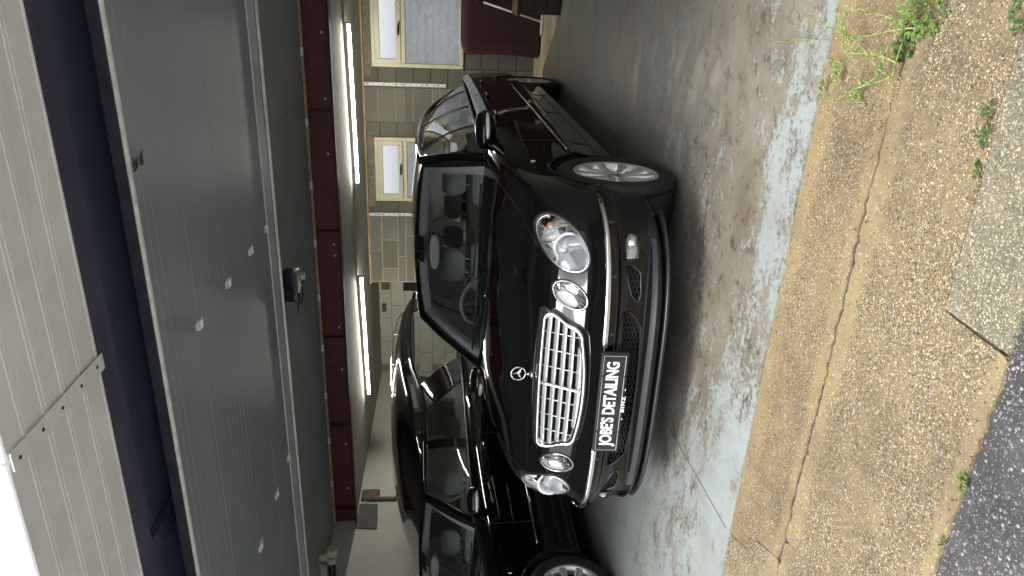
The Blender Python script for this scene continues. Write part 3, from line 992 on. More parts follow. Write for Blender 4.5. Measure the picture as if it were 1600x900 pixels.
MB().box((-0.03, -0.035, -0.085), (0.03, 0.035, -0.035), 0.008).build('plug', M['white_board'], so)
mb = MB()
pts = []
for k in range(61):
    t = k / 60
    lo = math.sin(math.pi * t) ** 0.7
    pts.append((-2.13 - 0.29 * t - 0.16 * lo + 0.06 * lo * math.sin(t * 24), 5.05 + 0.88 * t + 0.12 * lo * math.cos(t * 21), 2.34 + 0.10 * t + 0.012 * math.sin(t * 25)))
mb.tube(pts, 0.006, 6)
tag(mb.build('looped_flex', M['black_plastic'], None, True), 'black looped flex between opener motor and ceiling socket', 'cable')
mb = MB()
rr0 = random.Random(31)
for _ in range(9):
    x, y = rr0.uniform(-0.012, 0.012), rr0.uniform(0.0, 0.09)
    mb.tube([(x - 0.63 + 2.4 + rr0.uniform(-.02, .02), 0.04 + y + rr0.uniform(-.02, .02), -0.0015) for _k in range(4)], 0.0016, 4)
mb.build('cobweb', M['rubber'], dr)['kind'] = 'stuff'
# ================================================================== THE CARS
NEXP = 3.6
D_FRONT, D_REAR = 0.85, 0.55


def crest_z(y, L):
    return sm(y, [(0.19, 0.782), (0.28, 0.782), (0.4, 0.806), (0.6, 0.842), (0.85, 0.882), (1.2, 0.928), (1.6, 0.955), (2.4, 0.962), (3.6, 0.965), (4.8, 0.975), (L - 0.55, 0.985), (L - 0.2, 0.975), (L, 0.95)])


def centre_z(y, L):
    if y < 3:
        return sm(y, [(0.19, 0.784), (0.3, 0.818), (0.5, 0.870), (0.85, 0.932), (1.1, 0.972), (1.3, 0.995), (1.7, 1.005)])
    return sm(y, [(4.8, 1.03), (5.3, 1.045), (L - 0.2, 1.01), (L, 0.95)])


# level: z (or fraction above .565), set-back at the nose, half width at the side
LEV = [(0.205, 0.14, 0.80), (0.222, 0.090, 0.845), (0.248, 0.050, 0.872), (0.268, 0.031, 0.886), (0.277, 0.034, 0.886), (0.302, 0.051, 0.885), (0.39, 0.056, 0.893),
       (0.45, 0.040, 0.902), (0.459, 0.014, 0.913), (0.467, 0.0, 0.920), (0.508, -0.004, 0.921), (0.518, 0.003, 0.918), (0.528, 0.026, 0.913)]
FR = [(0.09, 0.060, 0.912), (0.19, 0.088, 0.913), (0.30, 0.106, 0.913), (0.45, 0.130, 0.912), (0.62, 0.152, 0.906), (0.80, 0.180, 0.895), (0.93, 0.205, 0.875), (1.0, 0.235, 0.848)]


def body_points(L):
    th = [0.0, 0.07, 0.15, 0.24, 0.33, 0.42, 0.51, 0.60, 0.69, 0.78, 0.86, 0.93, 1.0]
    sides = [1.0, 1.2, 1.6, 2.0, 2.4, 2.8, 3.2, 3.6, 4.0, 4.4, 4.7, 5.0] + ([L - 0.8] if L > 6 else [])
    rth = [1.0, 0.9, 0.78, 0.64, 0.5, 0.35, 0.18, 0.0]
    cols = []
    for kind, val in [('f', q) for q in th] + [('s', y) for y in sides] + [('r', q) for q in rth]:
        col = []
        for j in range(len(LEV) + len(FR)):
            if j < len(LEV):
                z, st, Wd = LEV[j]
                fr = None
            else:
                fr, st, Wd = FR[j - len(LEV)]
            e = 2 / NEXP
            if kind == 'f':
                a = val * math.pi / 2
                x = Wd * 0.985 * math.sin(a) ** e
                y = st + (D_FRONT - st) * (1 - math.cos(a) ** e)
            elif kind == 's':
                y = val
                x = Wd * sm(y, [(0.85, 0.985), (1.6, 1.0), (3.0, 1.003), (4.4, 0.998), (L - D_REAR, 0.965)])
            else:
                a = val * math.pi / 2
                x = Wd * 0.965 * math.sin(a) ** e
                y = L - st * 0.4 - (D_REAR - st * 0.4) * (1 - math.cos(a) ** e)
            if fr is not None:
                zc = crest_z(y, L)
                z = 0.535 + (zc - 0.535) * fr
            col.append((x, y, z))
        cols.append(col)
    return cols


def make_body(L, boot):
    cols = body_points(L)
    K, J = len(cols), len(cols[0])
    verts, faces = [], []
    idx = {}

    def vid(k, j, s):
        if k in (0, K - 1) and s < 0:
            s = 1
        key = (k, j, s)
        if key not in idx:
            x, y, z = cols[k][j]
            idx[key] = len(verts)
            verts.append((x * s if k not in (0, K - 1) else 0.0, y, z))
        return idx[key]
    for s in (1, -1):
        for k in range(K - 1):
            for j in range(J - 1):
                q = [vid(k, j, s), vid(k + 1, j, s), vid(k + 1, j + 1, s), vid(k, j + 1, s)]
                faces.append(q if s > 0 else q[::-1])
    # top: bonnet rows (and boot rows) across between the two crests
    A = [0.93, 0.84, 0.72, 0.55, 0.35, 0.16, 0.0, -0.16, -0.35, -0.55, -0.72, -0.84, -0.93]

    def row(k):
        x, y, z = cols[k][J - 1]
        r = [vid(k, J - 1, 1)]
        for a in A:
            zc = centre_z(y, L)
            xx = x * a
            zz = z + (zc - z) * (1 - abs(a) ** 2.3)
            if y < 2:
                xr = lerp(0.36, 0.52, min(1, max(0, (y - 0.2) / 1.2)))
                zz += 0.010 * math.exp(-((abs(xx) - xr) / 0.05) ** 2) * min(1, max(0, (y - 0.22) / 0.3))
            r.append(len(verts))
            yy = y - (0.05 * (1 - a * a) if 1.5 < y < 1.7 else 0)
            verts.append((xx, yy, zz))
        r.append(vid(k, J - 1, -1))
        return r
    front = [k for k in range(1, K) if cols[k][0][1] < 1.7 and k < K // 2 + 3]
    rows = [row(k) for k in front]
    c0 = vid(0, J - 1, 1)
    for i in range(len(rows[0]) - 1):
        faces.append([rows[0][i], c0, rows[0][i + 1]][::-1])
    for a, b_ in zip(rows, rows[1:]):
        for i in range(len(a) - 1):
            faces.append([a[i], b_[i], b_[i + 1], a[i + 1]])
    if boot:
        back = [k for k in range(K // 2, K - 1) if cols[k][J - 1][1] > 4.95]
        rows = [row(k) for k in back]
        c0 = vid(K - 1, J - 1, 1)
        for a, b_ in zip(rows, rows[1:]):
            for i in range(len(a) - 1):
                faces.append([a[i], b_[i], b_[i + 1], a[i + 1]])
        for i in range(len(rows[-1]) - 1):
            faces.append([rows[-1][i], c0, rows[-1][i + 1]])
    me = bpy.data.meshes.new('tmp')
    me.from_pydata(verts, [], faces)
    bm = bmesh.new()
    bm.from_mesh(me)
    bmesh.ops.recalc_face_normals(bm, faces=bm.faces)
    bm.to_mesh(me)
    bm.free()
    o = bpy.data.objects.new('tmp', me)
    C.objects.link(o)
    sub = o.modifiers.new('s', 'SUBSURF')
    sub.levels = 3
    sub.render_levels = 3
    dg = bpy.context.evaluated_depsgraph_get()
    me2 = bpy.data.meshes.new_from_object(o.evaluated_get(dg))
    bpy.data.objects.remove(o)
    bm = bmesh.new()
    bm.from_mesh(me2)
    bm.normal_update()
    # outward normals
    f = min(bm.faces, key=lambda q: q.calc_center_median().y)
    if f.normal.y > 0:
        bmesh.ops.reverse_faces(bm, faces=bm.faces)
    bm.normal_update()
    return bm


OUT_L = (0.683, 0.695, 0.127, 0.090, R(46))   # outer lamp: x, z, long, short, tilt
INN_L = (0.467, 0.661, 0.079, 0.058, R(62))


def ell(e, s, a, grow=1.0):
    x, z, A_, B_, t = e
    p, q = A_ * grow * math.cos(a), B_ * grow * math.sin(a)
    return (s * (x + p * math.cos(t) - q * math.sin(t)), z + p * math.sin(t) + q * math.cos(t))


def ell_r(e, s, px, pz):
    x, z, A_, B_, t = e
    dx, dz = px * s - x, pz - z
    p = dx * math.cos(t) + dz * math.sin(t)
    q = -dx * math.sin(t) + dz * math.cos(t)
    return math.hypot(p / A_, q / B_), math.atan2(q / B_, p / A_)


GR_T, GR_B, GR_ZT, GR_ZB = 0.374, 0.326, 0.776, 0.591


def grille_outline(n=10, inset=0.0):
    """closed outline of the radiator grille in (x, z)"""
    wt, wb, zt, zb = GR_T - inset, GR_B - inset, GR_ZT - inset, GR_ZB + inset
    pts = []
    for k in range(13):          # top edge, left to right
        t = -1 + k / 6
        pts.append((t * (wt - 0.03), zt + 0.008 * (1 - t * t)))
    for k in range(1, 6):
        a = math.pi / 2 - k / 6 * math.pi / 2
        pts.append((wt - 0.03 + 0.03 * math.cos(a), zt - 0.03 + 0.03 * math.sin(a)))
    for k in range(1, 6):
        t = k / 6
        pts.append((lerp(wt, wb, t ** 1.6), lerp(zt - 0.03, zb + 0.07, t)))
    for k in range(0, 5):
        a = -k / 5 * math.pi / 2
        pts.append((wb - 0.06 + 0.06 * math.cos(a), zb + 0.055 + 0.05 * math.sin(a)))
    for k in range(13):
        t = 1 - k / 6
        pts.append((t * (wb - 0.06), zb + 0.005 - 0.022 * (1 - t * t)))
    for k in range(1, 6):
        a = -math.pi / 2 - k / 5 * math.pi / 2
        pts.append((-wb + 0.06 + 0.06 * math.cos(a), zb + 0.055 + 0.05 * math.sin(a)))
    for k in range(5, 0, -1):
        t = k / 6
        pts.append((-lerp(wt, wb, t ** 1.6), lerp(zt - 0.03, zb + 0.07, t)))
    for k in range(5, 0, -1):
        a = math.pi / 2 - k / 6 * math.pi / 2
        pts.append((-(wt - 0.03 + 0.03 * math.cos(a)), zt - 0.03 + 0.03 * math.sin(a)))
    out = []
    for p in pts:
        if not out or math.hypot(p[0] - out[-1][0], p[1] - out[-1][1]) > 0.004:
            out.append(p)
    return out


def in_poly(x, z, poly):
    c = False
    j = len(poly) - 1
    for i in range(len(poly)):
        xi, zi = poly[i]
        xj, zj = poly[j]
        if (zi > z) != (zj > z) and x < (xj - xi) * (z - zi) / (zj - zi) + xi:
            c = not c
        j = i
    return c


# openings in the bumper, given for the left hand (+x) side in (x, z)
CENTRE_MESH = [(-0.347, 0.338), (-0.195, 0.329), (0.0, 0.326), (0.195, 0.329), (0.347, 0.338), (0.40, 0.372), (0.419, 0.396), (0.421, 0.428), (0.2, 0.432), (-0.2, 0.432), (-0.421, 0.428), (-0.419, 0.396), (-0.40, 0.372)]
SIDE_MESH = [(0.463, 0.361), (0.502, 0.347), (0.595, 0.351), (0.622, 0.381), (0.628, 0.417), (0.565, 0.413), (0.495, 0.39)]
FOG = [(0.648, 0.367), (0.688, 0.356), (0.735, 0.362), (0.752, 0.380), (0.748, 0.402), (0.725, 0.419), (0.69, 0.423), (0.648, 0.422)]
WELLS = None


def seg_near(x, z, poly):
    best = None
    for i in range(len(poly)):
        a, b_ = Vector(poly[i]), Vector(poly[(i + 1) % len(poly)])
        ab = b_ - a
        t = max(0, min(1, (Vector((x, z)) - a).dot(ab) / ab.length_squared))
        p = a + ab * t
        d = (Vector((x, z)) - p).length
        if best is None or d < best[0]:
            best = (d, p)
    return best


def wheel(root, x, y, side, steer=0.0):
    wt = empty('wheel', (x, y, 0.325))
    wt.parent = root
    wt.rotation_euler = (0, 0, steer)
    s = side
    # tyre
    prof = [(0.222, -0.085), (0.232, -0.100), (0.262, -0.112), (0.290, -0.110), (0.308, -0.099), (0.318, -0.088)]
    for g in (-0.055, -0.018, 0.018, 0.055):
        prof += [(0.324, g - 0.005), (0.317, g - 0.003), (0.317, g + 0.003), (0.324, g + 0.005)]
    prof += [(0.318, 0.088), (0.308, 0.099), (0.290, 0.110), (0.262, 0.112), (0.232, 0.100), (0.222, 0.085)]
    ty = MB().lathe([(r, a * s) for r, a in prof], 72, 'X').build('tyre', M['rubber'], wt, True, angle=28)
    mb = MB()
    for k in range(72):
        a = 2 * math.pi * k / 72
        ca, sa = math.cos(a), math.sin(a)
        for t0, t1 in ((0.066, 0.094), (-0.094, -0.066)):
            r0 = 0.3205
            w_ = 0.008
            pts = []
            for rr in (r0 - 0.006, r0 + 0.0035):
                for tt in (t0, t1):
                    drop = 0.010 if abs(tt) > 0.09 else 0
                    for ww in (-w_, w_):
                        aa = a + ww / 0.32
                        pts.append((tt * s, (rr - drop) * math.cos(aa), (rr - drop) * math.sin(aa)))
            mb.add(pts, [(0, 1, 3, 2), (4, 6, 7, 5), (0, 4, 5, 1), (2, 3, 7, 6), (0, 2, 6, 4), (1, 5, 7, 3)])
    tag(mb.build('tread_blocks', M['rubber'], wt), kind='stuff')
    # rim barrel, lip, spokes, cap
    rim = MB().lathe([(0.214, -0.09 * s), (0.20, -0.05 * s), (0.195, 0.05 * s), (0.205, 0.088 * s), (0.216, 0.096 * s), (0.224, 0.099 * s), (0.229, 0.094 * s), (0.226, 0.085 * s)], 64, 'X').build('rim', M['alloy'], wt, True)
    for k in range(10):
        a = 2 * math.pi * k / 10 + 0.2
        for off, wd in ((0.0, 0.017),):
            rings = []
            for r, ax, w_ in ((0.045, 0.072, 0.016), (0.10, 0.077, 0.018), (0.15, 0.080, 0.021), (0.203, 0.088, 0.029)):
                ca, sa = math.cos(a), math.sin(a)
                ring = []
                for dw, dx in ((-w_, -0.022), (-w_, 0.0), (-w_ * 0.6, 0.008), (w_ * 0.6, 0.008), (w_, 0.0), (w_, -0.022)):
                    ring.append(((ax + dx) * s, r * ca - dw * sa, r * sa + dw * ca))
                rings.append(ring)
            MB().loft(rings, True, True).build('spoke', M['alloy'], wt, True, angle=50)
    MB().lathe([(0, 0.084 * s), (0.028, 0.083 * s), (0.036, 0.078 * s), (0.040, 0.070 * s), (0.075, 0.070 * s), (0.082, 0.05 * s)], 32, 'X').build('hub_cap', M['chrome'], wt, True, angle=40)
    bb = MB()
    for k in range(5):
        a = 2 * math.pi * k / 5
        bb.lathe([(0.0, 0.078 * s), (0.009, 0.077 * s), (0.010, 0.066 * s)], 8, 'X', (0, 0.058 * math.cos(a), 0.058 * math.sin(a)))
    tag(bb.build('wheel_bolts', M['satin'], wt), kind='stuff')
    MB().lathe([(0.0, 0.035 * s), (0.188, 0.035 * s), (0.188, -0.0 * s), (0, 0)], 40, 'X').build('brake_shade_disc', M['void'], wt, True, angle=40)  # brake disc widened and blackened to put shade in the gaps between spokes


def lamp(root, bvh, e, s, outer, left_amber):
    def yb(x, z):
        h = bvh.ray_cast(Vector((x, -3, z)), Vector((0, 1, 0)))
        return h[0].y if h[0] else 0.3
    hl = empty('headlight', (0, 0, 0))
    hl.parent = root
    n = 40

    def P(a, g, dy, cut=1.0):
        x, z = ell(e, s, a, g)
        return (x, 0, z, dy)
    # surface heights are taken from a copy of the un-cut body, so the lens follows the wing
    rimy = [ell(e, s, 2 * math.pi * k / n, 1.0) for k in range(n)]

    def ring(g, dy):
        return [(x, yb(x, z) + dy, z) for x, z in (ell(e, s, 2 * math.pi * k / n, g) for k in range(n))]
    # gasket
    MB().loft([ring(1.10, 0.004), ring(1.075, -0.004), ring(1.0, -0.006), ring(0.965, 0.012), ring(0.965, 0.05)], True, False).build('gasket', M['satin'], hl, True)
    MB().loft([ring(1.0, -0.0075), ring(0.985, -0.0095), ring(0.955, -0.0065), ring(0.95, 0.004)], True, False).build('bezel', M['chrome'], hl, True)
    # bowl
    deep = 0.075 if outer else 0.05
    MB().loft([ring(0.965, 0.0), ring(0.90, 0.03), ring(0.70, deep * 0.85), ring(0.35, deep), ring(0.02, deep)], True, True).build('reflector', M['reflector'], hl, True)
    # lens
    MB().loft([ring(0.965, -0.004), ring(0.9, -0.011), ring(0.7, -0.018), ring(0.4, -0.022), ring(0.01, -0.023)], True, True).build('lens', M['lens'], hl, True)

    def pt(p, q, dy):   # p along long axis (+ = up/out), q across
        x, z, A_, B_, t = e
        xx = s * (x + A_ * p * math.cos(t) - B_ * q * math.sin(t))
        zz = z + A_ * p * math.sin(t) + B_ * q * math.cos(t)
        return (xx, yb(xx, zz) + dy, zz)
    if outer:
        c = Vector(pt(-0.22, -0.12, 0.0))
        MB().lathe([(0.068, 0.0), (0.062, -0.002), (0.054, 0.012), (0.048, 0.03), (0.046, 0.05)], 32, 'Y', (c.x, c.y + 0.016, c.z)).build('projector_bezel', M['reflector'], hl, True)
        MB().tube([(c.x + 0.070 * math.cos(q), c.y + 0.018, c.z + 0.070 * math.sin(q)) for q in [2 * math.pi * k / 32 for k in range(32)]], 0.003, 6, closed=True).build('projector_ring', M['slat'], hl, True)
        MB().lathe([(0, -0.006), (0.018, -0.003), (0.031, 0.006), (0.037, 0.016), (0.038, 0.03)], 28, 'Y', (c.x, c.y + 0.018, c.z)).build('projector', M['bulb'], hl, True)
        # indicator pocket in the upper outer third
        mb = MB()
        rows = []
        for q in [-0.86 + 1.72 * k / 12 for k in range(13)]:
            pm = math.sqrt(max(0, 1 - q * q)) * 0.93
            p0 = 0.30 - 0.16 * (1 - q * q) + (0.22 if q > 0 else 0.0) * q
            r_w = []
            for k in range(9):
                p = lerp(p0, max(p0 + 0.02, pm), k / 8)
                r_w.append(pt(p, q, 0.016 + (0.003 if k % 2 else 0)))
            rows.append(r_w)
        mb.grid(rows).build('indicator_diffuser', M['ribbed'], hl)
        c = Vector(pt(0.58, -0.12, 0.0))
        if left_amber:
            MB().lathe([(0.0, 0.002), (0.012, 0.003), (0.019, 0.009), (0.020, 0.02)], 24, 'Y', (c.x, c.y, c.z)).build('indicator_bulb', M['amber'], hl, True)
            MB().lathe([(0.0, -0.004), (0.008, -0.003), (0.011, 0.004)], 18, 'Y', (c.x, c.y, c.z)).build('bulb_tip', M['reflector'], hl, True)
        # dividing rib
        MB().tube([pt(0.14 + 0.16 * q * q + (0.22 * q if q > 0 else 0), q, 0.008) for q in [-0.9 + 0.18 * k for k in range(11)]], 0.004, 6).build('rib', M['chrome'], hl, True)
        MB().tube([pt(-0.86 + 0.1 * k / 6, -0.45 + 0.9 * k / 6, 0.03) for k in range(7)], 0.007, 6).build('lower_rib', M['slat'], hl, True)
    else:
        c = Vector(pt(0.25, 0.0, 0.0))
        MB().lathe([(0.030, 0.006), (0.026, 0.010), (0.020, 0.03)], 24, 'Y', (c.x, c.y, c.z)).build('bulb_shield', M['chrome'], hl, True)
        MB().lathe([(0.0, 0.0), (0.012, 0.004), (0.016, 0.03)], 18, 'Y', (c.x, c.y + 0.004, c.z)).build('bulb', M['bulb'], hl, True)
        MB().tube([pt(-0.1, -0.9, 0.02), pt(-0.05, 0, 0.035), pt(-0.1, 0.9, 0.02)], 0.004, 6).build('rib', M['slat'], hl, True)
    return hl


def hex_mesh(poly, yf, cell, bar, tilt=0.0):
    """honeycomb bars clipped to poly (x, z); yf gives depth"""
    mb = MB()
    x0, x1 = min(p[0] for p in poly), max(p[0] for p in poly)
    z0, z1 = min(p[1] for p in poly), max(p[1] for p in poly)
    dx, dz = cell * 1.5, cell * math.sqrt(3) / 2 * 0.62
    segs = set()
    i = 0
    x = x0 - cell
    while x < x1 + cell:
        z = z0 - cell + (dz if i % 2 else 0)
        while z < z1 + cell:
            hx = [(x + cell * math.cos(a), z + cell * 0.62 * math.sin(a)) for a in [k * math.pi / 3 for k in range(6)]]
            for k in range(6):
                a, b_ = hx[k], hx[(k + 1) % 6]
                key = tuple(sorted(((round(a[0], 3), round(a[1], 3)), (round(b_[0], 3), round(b_[1], 3)))))
                segs.add(key)
            z += dz * 2
        x += dx
        i += 1
    for a, b_ in sorted(segs):
        mx, mz = (a[0] + b_[0]) / 2, (a[1] + b_[1]) / 2
        if in_poly(mx, mz, poly):
            mb.tube([(a[0], yf(*a), a[1]), (b_[0], yf(*b_), b_[1])], bar, 4)
    return mb


def text_mesh(body, size, mat, parent, name, bold=0.0, extrude=0.0006, spacing=1.0):
    cu = bpy.data.curves.new('txt', 'FONT')
    cu.body = body
    cu.size = size
    cu.offset = bold
    cu.extrude = extrude
    cu.align_x = 'CENTER'
    cu.align_y = 'CENTER'
    cu.space_character = spacing
    o = bpy.data.objects.new('txt', cu)
    C.objects.link(o)
    dg = bpy.context.evaluated_depsgraph_get()
    me = bpy.data.meshes.new_from_object(o.evaluated_get(dg))
    bpy.data.objects.remove(o)
    me.materials.clear()
    me.materials.append(mat)
    t = bpy.data.objects.new(name, me)
    C.objects.link(t)
    t.parent = parent
    t.rotation_euler = (R(90), 0, 0)
    return t


def make_car(kind, xc, yf, label):
    limo = kind == 'limo'
    L = 5.85 if limo else 6.75
    RW = 4.71 if limo else 4.55
    root = empty('funeral_limousine' if limo else 'hearse', (xc, yf, 0), label, 'car')
    bm = make_body(L, limo)
    bvh = BVHTree.FromBMesh(bm)

    def yb(x, z):
        h = bvh.ray_cast(Vector((x, -3, z)), Vector((0, 1, 0)))
        return h[0].y if h[0] else 0.3

    def xb(y, z, s=1):
        h = bvh.ray_cast(Vector((3 * s, y, z)), Vector((-s, 0, 0)))
        return h[0].x if h[0] else 0.9 * s
    wells = [0.84, RW]
    RA = 0.365
    # ---- cut wheel arches, lamps, grille and bumper openings; snap the cut edges to the true outline
    outline = grille_outline(inset=0.008)
    polys = [outline, CENTRE_MESH, SIDE_MESH, [(-x, z) for x, z in SIDE_MESH], FOG, [(-x, z) for x, z in FOG]]
    kill = []
    tags = {}
    for f in bm.faces:
        c = f.calc_center_median()
        hit = None
        if abs(c.x) > 0.55 and c.z < 0.75:
            for wy in wells:
                if math.hypot(c.y - wy, c.z - 0.315) < RA:
                    hit = ('w', wy)
        if hit is None and c.y < 0.75:
            s = 1 if c.x > 0 else -1
            for e in (OUT_L, INN_L):
                if ell_r(e, s, c.x, c.z)[0] < 0.985 and c.z > 0.53:
                    hit = ('e', e, s)
            if hit is None:
                for p in polys:
                    if in_poly(c.x, c.z, p):
                        hit = ('p', p)
        if hit:
            kill.append(f)
            for v_ in f.verts:
                tags[v_] = hit
    killset = set(kill)
    for v_, hit in tags.items():
        if all(f in killset for f in v_.link_faces):
            continue
        if hit[0] == 'w':
            d = math.hypot(v_.co.y - hit[1], v_.co.z - 0.315)
            if v_.co.z > 0.23:
                v_.co.y = hit[1] + (v_.co.y - hit[1]) / d * RA
                v_.co.z = 0.315 + (v_.co.z - 0.315) / d * RA
                v_.co.x = xb(v_.co.y, v_.co.z, 1 if v_.co.x > 0 else -1)
        elif hit[0] == 'e':
            _, a = ell_r(hit[1], hit[2], v_.co.x, v_.co.z)
            x, z = ell(hit[1], hit[2], a, 1.0)
            v_.co = (x, yb(x, z), z)
        else:
            p = seg_near(v_.co.x, v_.co.z, hit[1])[1]
            v_.co = (p.x, yb(p.x, p.y), p.y)
    bmesh.ops.delete(bm, geom=kill, context='FACES')
    bm.normal_update()
    # ---- split into panels
    doors = ([(1.50, 2.62), (2.62, 3.58), (3.58, 4.42)] if limo else [(1.50, 2.70), (2.70, 3.95)])
    groups = {}
    for f in bm.faces:
        c = f.calc_center_median()
        g = 'body'
        if f.normal.z > 0.55 and c.y < 1.58 and c.z > 0.7 and abs(c.x) < pl(c.y, [(0.2, 0.62), (0.6, 0.735), (1.6, 0.78)]):
            g = 'bonnet'
        elif limo and f.normal.z > 0.4 and c.y > 5.0 and c.z > 0.9:
            g = 'boot_lid'
        elif c.z < 0.55 and c.y < 0.70:
            g = 'front_bumper'
        elif 0.33 < c.z and abs(c.x) > 0.6 and 1.3 < c.y < 4.5:
            for i, (a, b_) in enumerate(doors):
                if a < c.y < b_ and math.hypot(c.y - RW, c.z - 0.315) > 0.42:
                    g = 'door_%d_%d' % (i, 1 if c.x > 0 else -1)
        groups.setdefault(g, []).append(f)
    parts = {}
    nrm = {}
    for v_ in bm.verts:
        nrm[v_] = v_.normal.copy()
    for g, fs in groups.items():
        vmap, vs, fl = {}, [], []
        ns = []
        for f in fs:
            q = []
            for v_ in f.verts:
                if v_ not in vmap:
                    vmap[v_] = len(vs)
                    vs.append(tuple(v_.co))
                    ns.append(tuple(nrm[v_]))
                q.append(vmap[v_])
            fl.append(q)
        me = bpy.data.meshes.new(g.split('_')[0] if g.startswith('door') else g)
        me.from_pydata(vs, [], fl)
        me.materials.append(M['paint'])
        for p in me.polygons:
            p.use_smooth = True
        me.normals_split_custom_set_from_vertices(ns)
        nm = 'door' if g.startswith('door') else g
        o = bpy.data.objects.new(nm, me)
        C.objects.link(o)
        o.parent = root
        parts[g] = o
    bm.free()
    body = parts['body']
    # ---- shut lines
    for s in (1, -1):
        mb = MB()
        for y in sorted({d for p in doors for d in p}):
            zs_ = [0.335 + 0.6 * k / 14 for k in range(15)]
            pts = [(xb(y, z, s) + 0.0005 * s, y, z) for z in zs_ if math.hypot(y - RW, z - 0.315) > RA + 0.02]
            if len(pts) > 2:
                mb.tube(pts, 0.0028, 5)
        pts = [(xb(y, 0.335, s) + 0.0005 * s, y, 0.335) for y in [1.30 + (doors[-1][1] - 1.34) * k / 20 for k in range(21)] if y < RW - RA - 0.02]
        mb.tube(pts, 0.003, 5)
        pts = []
        for k in range(16):
            y = 0.34 + 1.2 * k / 15
            x = s * pl(y, [(0.2, 0.60), (0.6, 0.735), (1.6, 0.78)])
            h = bvh.ray_cast(Vector((x, y, 2)), Vector((0, 0, -1)))
            if h[0]:
                pts.append(h[0])
        mb.tube(pts, 0.003, 5)
        tag(mb.build('shut_lines', M['rubber'], body, True), kind='stuff')
    # ---- wheel arch lips and liners
    for s in (1, -1):
        for wy in wells:
            pts = []
            for k in range(41):
                a = R(-14) + R(208) * k / 40
                y, z = wy + RA * math.cos(a), 0.315 + RA * math.sin(a)
                if z > 0.235:
                    pts.append((xb(y, z, s) - 0.004 * s, y, z))
            MB().tube(pts, 0.010, 8).build('arch_lip', M['paint'], body, True)
            mb = MB()
            rings = []
            for x_ in (0.915, 0.60, 0.56):
                rr = RA + 0.004 if x_ > 0.58 else 0.01
                rings.append([(s * min(x_, abs(xb(wy + RA * math.cos(R(-30) + R(240) * k / 30), max(0.25, 0.315 + RA * math.sin(R(-30) + R(240) * k / 30)), s)) - 0.008) if x_ > 0.9 else s * x_, wy + rr * math.cos(R(-30) + R(240) * k / 30), 0.315 + rr * math.sin(R(-30) + R(240) * k / 30)) for k in range(31)])
            mb.grid(rings)
            mb.build('arch_liner', M['void'], body, True)
    # wheels
    for s in (1, -1):
        for wy in wells:
            wheel(root, s * 0.785, wy, s)
    # underbody
    mb = MB().box((-0.70, 0.25, 0.21), (0.70, 0.45, 0.26))
    mb.box((-0.83, 1.24, 0.19), (0.83, RW - 0.40, 0.24)).box((-0.54, 0.3, 0.22), (0.54, L - 0.2, 0.40)).box((-0.8, RW + 0.40, 0.2), (0.8, L - 0.25, 0.3))
    mb.box((-0.7, 0.25, 0.40), (0.7, 1.0, 0.42))
    mb.build('underbody', M['void'], root)
    MB().box((-0.72, 1.42, 0.41), (0.72, 1.50, 0.93)).build('bulkhead', M['void'], root)
    # ---- front splitter lip
    pts = []
    for k in range(41):
        x = -0.80 + 1.60 * k / 40
        pts.append((x, yb(x, 0.245) + 0.02, 0.218))
    MB().tube(pts, 0.022, 8, flat=(1.2, 0.6)).build('lip_spoiler', M['satin'], root, True)

    # ---- grille
    g = empty('grille', (0, 0, 0))
    g.parent = root
    gy = lambda x, z: yb(x, z)
    ol = grille_outline()
    fr = []
    n = len(ol)
    cen = (0, 0.68)

    def off(p, d):
        v_ = Vector((p[0] - cen[0], p[1] - cen[1]))
        sx = 1 - d / max(abs(v_.x), 0.08) if abs(v_.x) > 0.2 else 1
        return (p[0] * (1 - d / 0.36), cen[1] + (p[1] - cen[1]) * (1 - d / 0.105))
    depth = lambda x, z: lerp(0.070, 0.182, (z - 0.57) / 0.205) + 0.10 * x * x
    R0 = [(p[0], yb(*p) + 0.012, p[1]) for p in [off(p, -0.010) for p in ol]]
    R1 = [(p[0], depth(*p) - 0.012, p[1]) for p in [off(p, -0.006) for p in ol]]
    R2 = [(p[0], depth(*p) - 0.022, p[1]) for p in [off(p, 0.004) for p in ol]]
    R3 = [(p[0], depth(*p) - 0.020, p[1]) for p in [off(p, 0.014) for p in ol]]
    R4 = [(p[0], depth(*p) + 0.03, p[1]) for p in [off(p, 0.022) for p in ol]]
    MB().loft([R0, R1, R2, R3, R4], True, False).build('grille_surround', M['chrome'], g, True)
    inner = [off(p, 0.016) for p in ol]
    MB().add([(p[0], depth(*p) + 0.045, p[1]) for p in inner], [tuple(range(n))]).build('grille_backing', M['void'], g)

    def span(z):
        xs = []
        for a, b_ in zip(inner, inner[1:] + inner[:1]):
            if (a[1] > z) != (b_[1] > z):
                xs.append(a[0] + (b_[0] - a[0]) * (z - a[1]) / (b_[1] - a[1]))
        return (min(xs), max(xs)) if xs else None
    for k in range(5):
        z = 0.604 + 0.0335 * k
        rings = []
        sp = span(z)
        if not sp:
            continue
        for i in range(17):
            x = lerp(sp[0], sp[1], i / 16)
            zz = z + 0.006 * (1 - (x / 0.34) ** 2) * (0.3 + k * 0.2) - 0.008 * (1 - (x / 0.34) ** 2) * (4 - k) / 4
            y = depth(x, zz)
            rings.append([(x, y - 0.010, zz + 0.001), (x, y - 0.006, zz + 0.0065), (x, y + 0.02, zz + 0.012), (x, y + 0.022, zz + 0.006), (x, y - 0.004, zz - 0.006)])
        MB().loft(rings, True, True).build('grille_slat', M['slat'], g, True, angle=50)
    MB().tube([(0, depth(0, z) - 0.011, z) for z in [0.576, 0.62, 0.68, 0.74, 0.774]], 0.008, 8).build('grille_centre_bar', M['slat'], g, True)
    mb = MB()
